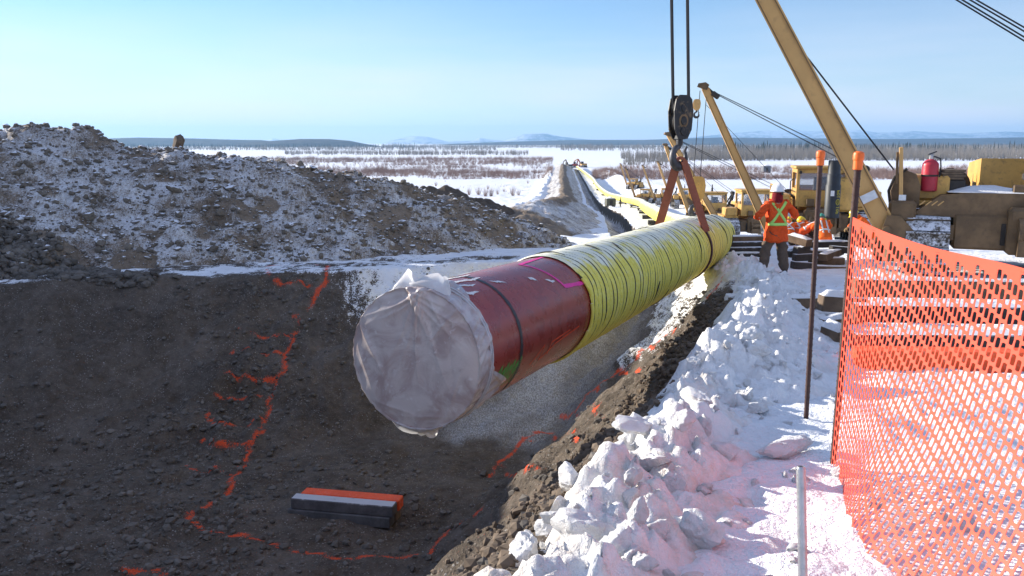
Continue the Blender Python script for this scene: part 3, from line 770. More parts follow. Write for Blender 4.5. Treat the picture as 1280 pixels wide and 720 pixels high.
# ================================================================== timbers
def timber(name, p0, p1, w, h, mat, label, group=None, bev=.012, snowcap=None, cat='timber'):
    p0 = Vector(p0); p1 = Vector(p1); c = (p0+p1)/2
    mb = MB(); mb.beam(p0-c, p1-c, w, h, (0,0,1), 0, bev)
    o = mb.build(name, mat); o.location = c; tag(o, label, cat, group)
    if snowcap:
        d = (p1-p0); L = d.length; y = d.normalized(); x = y.cross(Vector((0,0,1))).normalized(); z = x.cross(y)
        nx, ny = 9, max(8, int(L/.07)); V = []
        for i in range(ny):
            for j in range(nx):
                a = j/(nx-1); b = i/(ny-1)
                e = (max(0, 1-abs(2*a-1)**3.5))*(max(0, 1-abs(2*b-1)**14))
                n = float(fbm(b*L*3+c.x*5, a*2+c.y*3, 0, 3, 8))
                V.append(-y*L/2*.985+y*L*.985*b+x*(a-.5)*w*.99+z*(h/2+.001+snowcap*e*(.75+.9*n)))
        mesh_np('snow_cap', V, grid_faces(ny, nx), M['snowplain'], o)
    return o
# the painted skids on the trench floor
def floor_pt(px, py): return GP(px, py)
a = floor_pt(360, 640); b = floor_pt(488, 664)
dv = (b-a).normalized(); dv.z *= .5; nv = dv.cross(Vector((0,0,1))).normalized(); nv = Vector((-dv.y, dv.x, 0)).normalized()
if nv.y < 0: nv = -nv
L = (b-a).length; mid = (a+b)/2; zf = max(gz(mid.x, mid.y), gz(a.x, a.y), gz(b.x, b.y))-.10
def tm(off, z, w, h, l0, l1, mat, label, **k):
    p0 = a+dv*l0+nv*off; p1 = a+dv*(L+l1)+nv*off; p0.z = zf+z; p1.z = zf+z; return timber('timber', p0, p1, w, h, mat, label, **k)
G = 'stacked skids on the trench floor'
tm(.08, .075, .20, .15, 0, 0, M['wood_grey'], 'grey timber at the bottom front of the stack in the trench', group=G)
tm(.29, .075, .19, .15, .02, .02, M['wood'], 'brown timber at the bottom back of the stack in the trench', group=G)
tm(.09, .225, .18, .148, .04, .04, M['wood_frost'], 'dark frosted timber on top of the stack in the trench, front one', group=G)
tm(.285, .226, .19, .15, .10, .06, M['orange_wood'], 'bright orange painted timber on top of the stack in the trench', group=G)

def P3(px, py, Y, dz=0):
    p = AY(px, py, Y); p.z += dz; return p
GT = 'snowy timbers beside the trench'
def on_ground(px, py, px2, py2, w, h, mat, label, z=.1, lift=0, cap=.03, group=GT):
    p = AZ(px, py, z); q = AZ(px2, py2, z)
    p.z = gz(p.x, p.y)+h/2+lift; q.z = gz(q.x, q.y)+h/2+lift
    return timber('timber', p, q, w, h, mat, label, group, snowcap=cap)
on_ground(1024, 392, 1078, 391, .20, .22, M['wood'], 'thick brown timber with deep snow on top left of the fence', .22, .10, .09)
on_ground(1026, 407, 1075, 404, .16, .15, M['wood'], 'low pale timber under the thick brown timber', .22, -.06, .05)
on_ground(986, 386, 1024, 383, .16, .15, M['wood'], 'long pale timber half buried in snow behind the short one', .2, .04, .05)
on_ground(985, 399, 1003, 399, .16, .15, M['wood_dark'], 'short dark timber end lying in the snow', .2, .02, .04)
on_ground(979, 410, 1014, 411, .16, .13, M['wood'], 'brown timber sunk in snow in front of the short dark one', .22, -.02, .05)
on_ground(1030, 424, 1052, 430, .17, .17, M['wood'], 'timber butt end poking out of the snow by the fence stake', .25, -.04, .09)
GF = 'timber crib behind the orange fence'
on_ground(1062, 412, 1300, 416, .24, .22, M['wood'], 'long brown timber on top of the crib behind the fence', .25, .46, .02, GF)
on_ground(1064, 428, 1300, 434, .24, .2, M['wood_dark'], 'dark lower timber in the crib behind the fence', .25, .24, .0, GF)
on_ground(1064, 440, 1300, 448, .30, .2, M['wood_dark'], 'dark bottom timber of the crib behind the fence', .25, 0, .0, GF)
on_ground(1066, 462, 1280, 476, .24, .22, M['orange_wood'], 'orange painted timber in front of the crib behind the fence', .3, 0, .0, GF)
# crib of skids behind the standing man
GC = 'skids in the crib behind the man'
rr = random.Random(4)
kk = 0
def loose(px, py, px2, py2, Y, Y2, mat, label, w=.17, h=.15, cap=0, group=GC):
    return timber('timber', P3(px, py, Y), P3(px2, py2, Y2), w, h, mat, label, group, snowcap=cap)
loose(1003, 306, 1062, 305, 19.6, 19.8, M['wood_dark'], 'long level timber along the top of the skid crib', .18, .14, .03)
loose(987, 297, 1012, 304, 18.7, 18.3, M['wood_snow'], 'snow topped timber tilted across the skid crib', .24, .16, .05)
loose(985, 318, 1010, 309, 18.6, 18.9, M['wood_dark'], 'dark timber leaning against the left end of the crib')
loose(994, 312, 1016, 318, 18.3, 18.5, M['wood_dark'], 'dark timber near the top left of the crib')
loose(992, 322, 1016, 321, 18.2, 18.3, M['wood_dark'], 'dark timber in the middle left of the crib')
loose(990, 331, 1018, 333, 17.9, 18.0, M['wood_dark'], 'bottom left dark timber of the crib on the snow')
loose(1004, 317, 1044, 318, 18.8, 19.0, M['wood_dark'], 'dark timber under the long level one on the crib', .18, .15, .03)
loose(1012, 327, 1054, 326, 18.5, 18.6, M['wood'], 'brown snow dusted timber low in the crib', .18, .15, .03)
loose(1028, 322, 1050, 314, 18.2, 19.2, M['wood_snow'], 'snow topped timber slanting through the crib', .20, .15, .04)
loose(1018, 336, 1056, 337, 17.9, 18.0, M['wood'], 'lowest brown timber of the crib beside the fence stake', .18, .14, .02)
loose(1038, 311, 1062, 313, 19.0, 19.1, M['wood_dark'], 'dark timber at the right end of the crib')
GM = 'timber mats beside the man'
for k, (py, sh) in enumerate(((299, 0), (306, .5), (313, -.3), (320, .3))):
    p = P3(897+sh*6, py, 21.8-k*.25); q = P3(952, py-1, 21.8-k*.25)
    timber('timber', p, q, .34, .15, M['wood_dark'] if k else M['wood'], ('brown top timber of the mat stack left of the man', 'second timber down in the mat stack left of the man', 'third timber down in the mat stack left of the man', 'lowest timber of the mat stack left of the man')[k], GM, snowcap=.02 if k in (0, 3) else 0)
    if k < 3:
        for e in (.12, .5, .88):
            c = p.lerp(q, e); timber('timber', c+Vector((0, -.4, -.105)), c+Vector((0, .6, -.105)), .13, .06, M['wood_dark'], 'small spacer block between the mat timbers left of the man', GM+', spacers')

# ================================================================== fence, stakes, post
def stake(px, pyb, pyt, zb, rad, label):
    b = AZ(px[0], pyb, zb); t = AY(px[1], pyt, b.y); b.z = gz(b.x, b.y)-.15
    r = empty('metal_stake', (b.x, b.y, b.z), label=label, cat='stake', group='capped steel stakes')
    d = t-b; mb = MB(); mb.tube([(0,0,0), d*.99], rad, 10)
    n = int(d.length/.045)
    for k in range(n):
        mb.tube([d*(k/n)+Vector((0,0,-.003)), d*(k/n)+Vector((.0,0,.004))], rad*1.12, 10)
    mb.build('rod', M['rebar'], r, True)
    MB().lathe([(rad*1.05,-.085),(.027,-.082),(.0275,-.03),(.031,-.026),(.032,.0),(.029,.014),(.018,.022),(0,.024)], d, d, 18).build('cap', M['cap'], r, True)
    return b, t
sA = stake((1007, 1026), 535, 192, .50, .0175, 'rusty steel stake with orange cap standing clear in the snow')
sB = stake((1040, 1073.5), 592, 194, .60, .019, 'rusty steel stake with orange cap holding the edge of the orange fence')
# the mesh
fb = Vector((sB[0].x+.03, sB[0].y-.02, 0)); ft = Vector((sB[1].x, sB[1].y, 0))
FDIR = Vector((-.01, -1, 0)).normalized(); FL = 2.7; FH0, FH1 = .60, 2.19
PX_, PZ_ = .040, .062; nc = int(FL/PX_); nr = int((FH1-FH0)/PZ_)
def fence_pt(u, v):
    """u along, v up (metres)"""
    t = u/FL; q = v/(FH1-FH0)
    lean = Vector((sB[1].x-sB[0].x, 0, 0))*(q-.0)
    base = Vector((sB[0].x-.02, sB[0].y-.03, FH0))
    out = .022*math.sin(u*1.7+q*3)*min(1, u*1.5)+.007*math.sin(u*6.2+q*7)*min(1, u*2)+.04*math.exp(-(q/.2)**2)*math.sin(u*1.3)
    p = base+lean+FDIR*u+Vector((-FDIR.y, FDIR.x, 0))*out*-1
    fl = min(1, max(0, (u-.05)/1.35)); fl = fl*fl*(3-2*fl); p.x -= .36*fl*(1-q)**1.8; p.y -= .0
    p.z = FH0+v-.055*math.sin(math.pi*min(1, u/2.6))*q+.010*math.sin(u*4.1+q*2)*q+.05*u*(1-q)-.03*math.sin(u*2.6)*q*(1-q)*4*.5-.09*u*q*(1-q)
    return p
V = []; F = []
HT = FH1-FH0
def cell(u0, u1, v0, v1, hole=True):
    b = len(V); um, vm = (u0+u1)/2, (v0+v1)/2
    O = [(u0,v0),(um,v0),(u1,v0),(u1,vm),(u1,v1),(um,v1),(u0,v1),(u0,vm)]
    if not hole:
        for p in (O[0], O[2], O[4], O[6]): V.append(fence_pt(*p))
        F.append((b, b+1, b+2, b+2)) if False else F.append((b, b+1, b+2, b+3)); return
    I = []
    for k in range(8):
        q = -3*math.pi/4+k*math.pi/4; ca, sa = math.cos(q), math.sin(q); m_ = max(abs(ca), abs(sa))**.55
        I.append((um+.0156*ca/m_, vm+.0240*sa/m_))
    for p in O+I: V.append(fence_pt(*p))
    for k in range(8): k2 = (k+1) % 8; F.append((b+k, b+k2, b+8+k2, b+8+k))
for i in range(nc):
    off = (-.235*i) % 1.0; u0, u1 = i*PX_, (i+1)*PX_; v = (off-1)*PZ_; lo = .016; last = lo
    if v+PZ_ < lo: v += PZ_
    cell(u0, u1, 0, lo, False)
    while v < HT-.02:
        if v < lo-1e-6:
            if v+PZ_ > lo: cell(u0, u1, lo, v+PZ_, False)
        elif v+PZ_ <= HT-.016: cell(u0, u1, v, v+PZ_)
        else: cell(u0, u1, v, HT-.016, False)
        v += PZ_
    cell(u0, u1, HT-.016, HT, False)
# shear so that the rows of holes drift downwards along the fence
fence = mesh_np('safety_fence', V, np.array(F), M['fence'], None, False)
bm = __import__('bmesh').new(); bm.from_mesh(fence.data); __import__('bmesh').ops.remove_doubles(bm, verts=bm.verts, dist=.0004); bm.to_mesh(fence.data); bm.free()
md = fence.modifiers.new('thickness', 'SOLIDIFY'); md.thickness = .0022; md.offset = 0
tag(fence, 'bright orange plastic mesh fence stretched from the capped stake towards the viewer', 'fence')
# grey post in the foreground
pt = AY(1001, 583, 3.0); pbx, pby = pt.x+.02, pt.y-.10; pb = Vector((pbx, pby, gz(pbx, pby)-.1))
o = MB(); dd = pt-pb
o.lathe([(.0175,0),(.0175,dd.length-.012),(.0165,dd.length-.006),(.0145,dd.length),(.0135,dd.length),(.0130,dd.length-.03),(0,dd.length-.031)], (0,0,0), dd, 24)
o.lathe([(.003,-.020),(.003,.020)], dd*.985+Vector((0,0,0)), (1,0,0), 8)
po = o.build('steel_post', M['galv'], None, True); po.location = pb
tag(po, 'bare grey steel tube standing in the foreground snow', 'post')

# ================================================================== ice and stone lumps
import bmesh
def rock_mesh(name, seed, sub=3, ang=.5, amp=.35, flat=(1,1,1)):
    bm = bmesh.new(); bmesh.ops.create_icosphere(bm, subdivisions=sub, radius=1.0); rr = random.Random(seed)
    planes = [(Vector((rr.gauss(0,1), rr.gauss(0,1), rr.gauss(0,1))).normalized(), rr.uniform(.45, .85)) for _ in range(13)]
    P = np.array([v.co[:] for v in bm.verts])
    n = fbm(P[:,0]*1.3+seed*3.1, P[:,1]*1.3, P[:,2]*1.3+seed, 3, seed)*amp; n2 = fbm(P[:,0]*4, P[:,1]*4+seed, P[:,2]*4, 4, seed+3, .62)*.11+np.abs(fbm(P[:,0]*2.2+seed, P[:,1]*2.2, P[:,2]*2.2, 3, seed+9))*-.13
    for i, v in enumerate(bm.verts):
        d = v.co.normalized(); r = 1+n[i]
        for pn, pd in planes:
            c = d.dot(pn)
            if c > .01: r = min(r, pd/c*(1-ang)+r*ang if False else max(pd/c, r*(1-ang)))
        v.co = d*(r+n2[i]); v.co.x *= flat[0]; v.co.y *= flat[1]; v.co.z *= flat[2]
    me = bpy.data.meshes.new(name); bm.to_mesh(me); bm.free()
    me.polygons.foreach_set('use_smooth', [True]*len(me.polygons))
    try: me.set_sharp_from_angle(angle=R(34))
    except Exception: pass
    at = me.attributes.new('dirt', 'FLOAT', 'POINT'); zz = P[:,2]
    at.data.foreach_set('value', np.clip(.34-.42*zz+.5*n/max(amp,.01), 0, 1).astype(np.float32)); return me
chunk_meshes = [rock_mesh('snow_chunk', 20+i, 4, .85, .35, random.choice([(1,.8,.7),(1.1,.7,.6),(.9,.9,.8),(1,.6,.85)])) for i in range(9)]
for me in chunk_meshes: me.materials.append(M['snow_chunk'])
dirty_meshes = [rock_mesh('ice_chunk', 50+i, 4, .9, .30, (1,.75,.65)) for i in range(4)]
for me in dirty_meshes: me.materials.append(M['ice_dirty'])
def put(me, name, x, y, z, s, label, cat, group=None, rot=None):
    o = bpy.data.objects.new(name, me); COL.objects.link(o); o.location = (x, y, z)
    o.scale = (s*random.uniform(.85,1.2), s*random.uniform(.85,1.2), s*random.uniform(.8,1.15))
    o.rotation_euler = rot or (random.uniform(-.5,.5), random.uniform(-.5,.5), random.uniform(0,6.28))
    return tag(o, label, cat, group)
rc = random.Random(31); cnt = 0
while cnt < 285:
    t = rc.random()**1.35*14.5+.5
    # point along the bank
    k = max(i for i in range(len(RL)) if RL[i] <= t and i < len(RL)-1); f = (t-RL[k])/(RL[k+1]-RL[k])
    c = RPv[k].lerp(RPv[k+1], f); d = (RPv[k+1]-RPv[k]).normalized(); nrm = Vector((d.y, -d.x, 0))
    wd = 1.25 if t < 6 else 1.6
    off = abs(rc.gauss(.0, .5))*wd-.02 if rc.random() < .76 else rc.uniform(0, wd*1.7)
    if off > 2.4: continue
    p = c+nrm*off; s = .030+.10*rc.random()**2.4*(1.3 if off < .8 else .6)
    if rc.random() < .10 and off < .8: s = rc.uniform(.10, .17)
    dirty = rc.random() < (.24 if t < 6 else .07)
    z = surf_z(p.x, p.y)+s*.12
    put(rc.choice(dirty_meshes if dirty else chunk_meshes), 'ice_chunk' if dirty else 'snow_chunk', p.x, p.y, z, s,
        'dirty brownish lump of ice among the white chunks on the bank' if dirty else 'loose white snow chunk on or beside the heaped bank', 'ice chunk' if dirty else 'snow chunk',
        'dirty ice lumps on the snow bank' if dirty else 'loose snow chunks on the bank')
    cnt += 1
# the ones that stand out
def big(px, py, z, s, sc, me, name, label, cat, rot, emb=.3):
    p = AZ(px, py, z); o = put(me, name, p.x, p.y, 0, 1, label, cat); o.scale = [s*q for q in sc]; o.rotation_euler = rot
    o.location.z = surf_z(p.x, p.y)+s*sc[2]*emb; return o
big(986, 572, .62, .20, (1.15,.75,.62), dirty_meshes[1], 'ice_chunk', 'large flat topped reddish brown ice block beside the fence stake', 'ice block', (.05,-.1,.25), .45)
big(792, 612, .85, .085, (.75,.6,1.25), chunk_meshes[2], 'snow_chunk', 'upright pale pointed snow block casting a shadow on the path', 'snow block', (.1,.15,.4), .8)
big(797, 668, .9, .085, (.8,.7,1.2), dirty_meshes[2], 'ice_chunk', 'upright brown sided ice block near the bottom of the bank', 'ice block', (0,.12,.8), .7)
big(800, 538, .85, .17, (1.1,.8,.7), chunk_meshes[0], 'snow_chunk', 'big rounded white block at the edge above the trench', 'snow block', (.2,.1,.3), .55)
big(788, 516, .9, .12, (1.2,.9,.7), chunk_meshes[3], 'snow_chunk', 'white block perched above the big rounded one at the edge', 'snow block', (.1,-.2,1.2), .8)
big(870, 515, .75, .16, (1.1,.8,.75), dirty_meshes[0], 'ice_chunk', 'brown stained block in the middle of the snow bank', 'ice block', (.1,.1,2.0), .5)
big(905, 483, .75, .15, (1,.9,.8), chunk_meshes[5], 'snow_chunk', 'rounded white block on the right flank of the bank', 'snow block', (.1,.1,.7), .55)
big(948, 505, .65, .14, (1.1,.9,.8), dirty_meshes[3], 'ice_chunk', 'greyish stained block at the foot of the bank near the stake', 'ice block', (.2,.1,.7), .5)
big(700, 645, .9, .09, (1.2,.9,.7), chunk_meshes[6], 'snow_chunk', 'pale slab leaning over the trench edge low on the bank', 'snow block', (.2,.2,.1), .5)

# stones ------------------------------------------------------------------------------------------------
def stones(name, pts, mat, label, sub=1, flat=.75):
    """many stones in one mesh: pts = (x, y, z, size)"""
    bm = bmesh.new(); bmesh.ops.create_icosphere(bm, subdivisions=sub, radius=1.0); B = np.array([v.co[:] for v in bm.verts]); FB = np.array([[v.index for v in f.verts] for f in bm.faces]); bm.free()
    n = len(pts); P = np.asarray(pts); rg = np.random.default_rng(5); nb = len(B)
    S = P[:, 3:4]*rg.uniform(.6, 1.3, (n, 3))*[1, 1, flat]
    W = B[None]*(1+rg.uniform(-.22, .22, (n, nb, 1)))*S[:, None, :]
    a = rg.uniform(0, 6.28, n); b = rg.uniform(-.6, .6, n); ca, sa, cb, sb = np.cos(a), np.sin(a), np.cos(b), np.sin(b)
    x, y, z = W[..., 0], W[..., 1]*cb[:, None]-W[..., 2]*sb[:, None], W[..., 1]*sb[:, None]+W[..., 2]*cb[:, None]
    W = np.stack([x*ca[:, None]-y*sa[:, None], x*sa[:, None]+y*ca[:, None], z], -1)+P[:, None, :3]
    FF = (FB[None]+(np.arange(n)*nb)[:, None, None]).reshape(-1, 3)
    o = mesh_np(name, W.reshape(-1, 3), FF, mat, None, False); return tag(o, label, kind='stuff')
M['stone'] = worn('dark_grey_stone', (.17,.148,.125), .5, .9, 3, dirt=(.08,.065,.05), dirtamt=.6)
M['clod'] = worn('brown_soil_clod', (.17,.125,.088), .62, .95, 4, snow=.0)
M['clod_snow'] = worn('snow_dusted_clod', (.20,.168,.135), .7, .95, 3, snow=.85)
rg = np.random.default_rng(9)
xs_ = rg.uniform(-9.5, 4, 60000); ys_ = rg.uniform(3, 19, 60000); ins = inside_poly(xs_, ys_, PITPOLY)
dn = fbm(xs_*.7, ys_*.7, 0, 3, 401)+.6*sstep(-1, -5.5, xs_)*sstep(14, 9, ys_)+.5*np.exp(-((xs_+4.4)/1.0)**2)
k = ins & (rg.random(60000) < np.clip(.30+dn*.8, .05, 1)); k &= ~((ys_ > 12.8) & (np.abs(xs_-.5-(ys_-16)*.30) < 2.6)); xs_, ys_ = xs_[k], ys_[k]
sz_ = .008+.060*rg.random(len(xs_))**7; zz_ = ground_z(xs_, ys_)
stones('gravel', np.stack([xs_, ys_, zz_+sz_*.25, sz_], -1), M['stone'], 'loose gravel and stones over the trench floor and walls')
d_, _, par_ = poly_dist(xs_, ys_, RP); k = (d_ < 1.1) & (xs_ > -1.5) & (ys_ < 13)
nx_ = rg.uniform(-1.2, 4, 30000); ny_ = rg.uniform(2.4, 14, 30000); ins = inside_poly(nx_, ny_, PITPOLY); d_, _, _ = poly_dist(nx_, ny_, RP); k = ins & (d_ < 1.3*rg.random(30000)**.7)
nx_, ny_ = nx_[k][:5200], ny_[k][:5200]; s2 = .012+.045*rg.random(len(nx_))**3
stones('soil_clods', np.stack([nx_, ny_, ground_z(nx_, ny_)+s2*.3, s2], -1), M['clod'], 'crumbly brown soil clods on the slope below the snow bank')
hx_ = rg.uniform(-22, 3, 42000); hy_ = rg.uniform(10, 30, 42000)
hh_ = heap_main_h(hx_, hy_); 
for i, (c, a) in enumerate(((.9,.10),(.34,.07),(.17,.06))): hh_ = hh_+lumps(hx_, hy_, c, 100+i*7)*a
k = hh_ > ground_z(hx_, hy_); hx_, hy_, hh_ = hx_[k], hy_[k], hh_[k]; s3 = .022+.085*rg.random(len(hx_))**5
stones('clods', np.stack([hx_, hy_, hh_+s3*.2, s3], -1), M['clod_snow'], 'snow dusted clods scattered over the main dirt heap')
# stony dark corner at the foot of the heap, far left
cx2 = rg.uniform(-11.5, -7.0, 5200); cy2 = rg.uniform(15.8, 19.0, 5200); zz2 = np.maximum(ground_z(cx2, cy2), heap_main_h(cx2, cy2)+.1)
k = cy2 < 16.5+(-7.5-cx2)*.42-.3*rg.random(5200); s4 = .028+.085*rg.random(5200)**3.5
stones('rubble', np.stack([cx2, cy2, zz2+s4*.3, s4], -1)[k], M['stone'], 'dark stony rubble at the left foot of the dirt heap', 1)
bl = AY(222, 176, 23.4)
bo = put(rock_mesh('boulder', 91, 3, .7, .3, (.8,.7,1.45)), 'boulder', bl.x, bl.y, bl.z-.06, .24, 'pointed brown boulder perched on the crest of the dirt heap', 'boulder', None, (0,.1,.4)); bo.data.materials.append(M['clod'])
# lumps along the heap crest
ll = random.Random(8)
for (px, py, Y, s) in ((138,168,22.9,.16),(350,198,24.2,.22),(376,203,24.4,.26),(392,206,24.5,.24),(413,212,24.7,.2),(447,222,25,.17),(480,230,25.2,.2),(515,238,25.6,.17),(112,300,18.6,.30),(128,322,17.9,.26),(218,268,20.6,.28),(362,282,20.5,.25),(268,308,18.6,.25)):
    p = AY(px, py, Y); z = max(float(heap_main_h(np.array([p.x]), np.array([p.y]))[0])+.2, gz(p.x, p.y))
    o = put(rock_mesh('soil_lump', 100+px, 3, .8, .4, (1.2,.85,.6)), 'soil_lump', p.x, p.y, z-.05, s*.72, 'frozen soil lump sticking out of the snow dusted heap', 'soil lump', 'frozen lumps on the dirt heap'); o.data.materials.append(M['clod_snow'])
# ================================================================== pipelayers
def track_parts(root, x0, x1, L, H, snow=True, n=34):
    """one crawler track between x0 and x1, L long, H high"""
    r = H/2; s = L/2-r; per = 4*s+2*math.pi*r; mb = MB(); xc = (x0+x1)/2; w = x1-x0
    for i in range(n):
        t = per*i/n
        if t < 2*s: y, z, a = -s+t, 0, 0.0
        elif t < 2*s+math.pi*r: q = (t-2*s)/r; y, z, a = s+r*math.sin(q), r-r*math.cos(q), q
        elif t < 4*s+math.pi*r: y, z, a = s-(t-2*s-math.pi*r), 2*r, math.pi
        else: q = (t-4*s-math.pi*r)/r; y, z, a = -s-r*math.sin(q), r+r*math.cos(q), math.pi+q
        rot = Matrix.Rotation(a, 3, 'X'); c = Vector((xc, y, z))
        mb.box(c+rot @ Vector((0, 0, .03)), (w, per/n*.93, .045), rot)
        mb.box(c+rot @ Vector((0, -per/n*.36, -.02)), (w, .03, .07), rot)
        mb.box(c+rot @ Vector((0, 0, .095)), (w*.30, per/n*.7, .09), rot)
    t = mb.build('track', M['track'], root)
    fr = MB(); fr.box((xc, 0, r), (w*.42, 2*s+.2, r*.8), None, 0, .05)
    for e in (-s, s): fr.lathe([(r-.16,-w*.22),(r-.10,-w*.22),(r-.10,w*.22),(r-.16,w*.22),(.12,w*.20)], (xc, e, r), (1,0,0), 18)
    for k in range(5): fr.lathe([(.0,-w*.28),(.13,-w*.28),(.13,w*.28),(0,w*.28)], (xc, -s*.75+k*s*.375, .20), (1,0,0), 12)
    fr.build('track_frame', M['cat_dark'], t)
    return t
def sheave_block(name, size, mats, label, loc, hook_drop=.42, group=None, rz=0):
    b = empty(name, loc, rz, label=label, cat='hook block', group=group)
    k = size; mb = MB()
    for sx in (-1, 1):
        mb.prism([(-.16*k,-.50*k),(.16*k,-.50*k),(.30*k,-.28*k),(.34*k,.15*k),(.28*k,.42*k),(.16*k,.52*k),(-.16*k,.52*k),(-.28*k,.42*k),(-.34*k,.15*k),(-.30*k,-.28*k)], (0, sx*.15*k, 0), (1,0,0), (0,0,1), .035*k)
    mb.box((0, 0, -.46*k), (.26*k, .26*k, .10*k), None, 0, .01)
    mb.build('housing', mats[0], b)
    sh = MB()
    for z in (.22, -.08): sh.lathe([(.10*k,-.12*k),(.27*k,-.12*k),(.24*k,-.06*k),(.27*k,0),(.24*k,.06*k),(.27*k,.12*k),(.10*k,.12*k)], (0, 0, z*k), (0,1,0), 22)
    sh.build('sheave', mats[1], b, True)
    for z in (.22, -.08, -.32):
        MB().lathe([(.09*k,-.20*k),(.11*k,-.18*k),(.11*k,.18*k),(.09*k,.20*k)], (0, 0, z*k), (0,1,0), 14).build('axle_pin', mats[0], b, True)
    for z in (.22, -.08):
        MB().lathe([(.02*k,-.18*k),(.165*k,-.175*k),(.165*k,.175*k),(.02*k,.18*k)], (0, 0, z*k), (0,1,0), 18).build('boss_plate', mats[0] if z > 0 or mats[0] != M['block'] else M['brown_steel'], b, True)
    z0 = -.50*k; h = MB()
    h.lathe([(.085*k,-.16*k),(.10*k,-.12*k),(.10*k,.02*k),(.07*k,.04*k)], (0, 0, z0), (0,0,1), 14)
    pts = []; rs = []
    c = Vector((0, 0, z0-.42*k)); Rh = .235*k
    for (p, r) in (((0,0,z0-.10*k),.07*k),((-.02*k,0,z0-.17*k),.075*k)): pts.append(Vector(p)); rs.append(r)
    for a in np.linspace(115, 395, 18):
        q = (a-115)/280; pts.append(c+Vector((math.cos(R(a))*Rh, 0, math.sin(R(a))*Rh))); rs.append((.075+.045*math.sin(math.pi*min(1, q*1.15)))*k*(1 if q < .8 else 1-.45*(q-.8)/.2))
    pts.append(c+Vector((Rh*1.12, 0, Rh*1.0))); rs.append(.03*k)
    h.tube(pts, rs, 10); h.build('hook', mats[2], b, True)
    return b
def boom_mesh(root, foot, tip, w, d, mat, name='boom'):
    """single box girder with raised flange edges, seen from its wide side"""
    foot = Vector(foot); tip = Vector(tip); y = (tip-foot).normalized(); side = Vector((0,1,0)); x = y.cross(side).normalized(); side = x.cross(y)
    b = MB(); b.beam(foot, tip, d*.80, w, side, 0, 0, d*.62, w*.66)
    for s in (-1, 1):     # flange edges run proud of the web
        b.beam(foot+x*s*d*.45, tip+x*s*d*.34, d*.10, w*1.16, side, 0, 0, d*.08, w*.80)
    L = (tip-foot).length
    o = b.build(name, mat, root)
    r = MB()
    for s in (-1, 1):
        r.beam(foot-side*(w*.585)+x*s*d*.40+y*.4, tip-side*(w*.41)+x*s*d*.30-y*.3, .018, .012, side)
    r.build('edge_rib', M['brown_steel'], o)
    return o, x, y, side, L
M['lamp'] = simple('lamp_glass', (.55,.56,.55), .15)
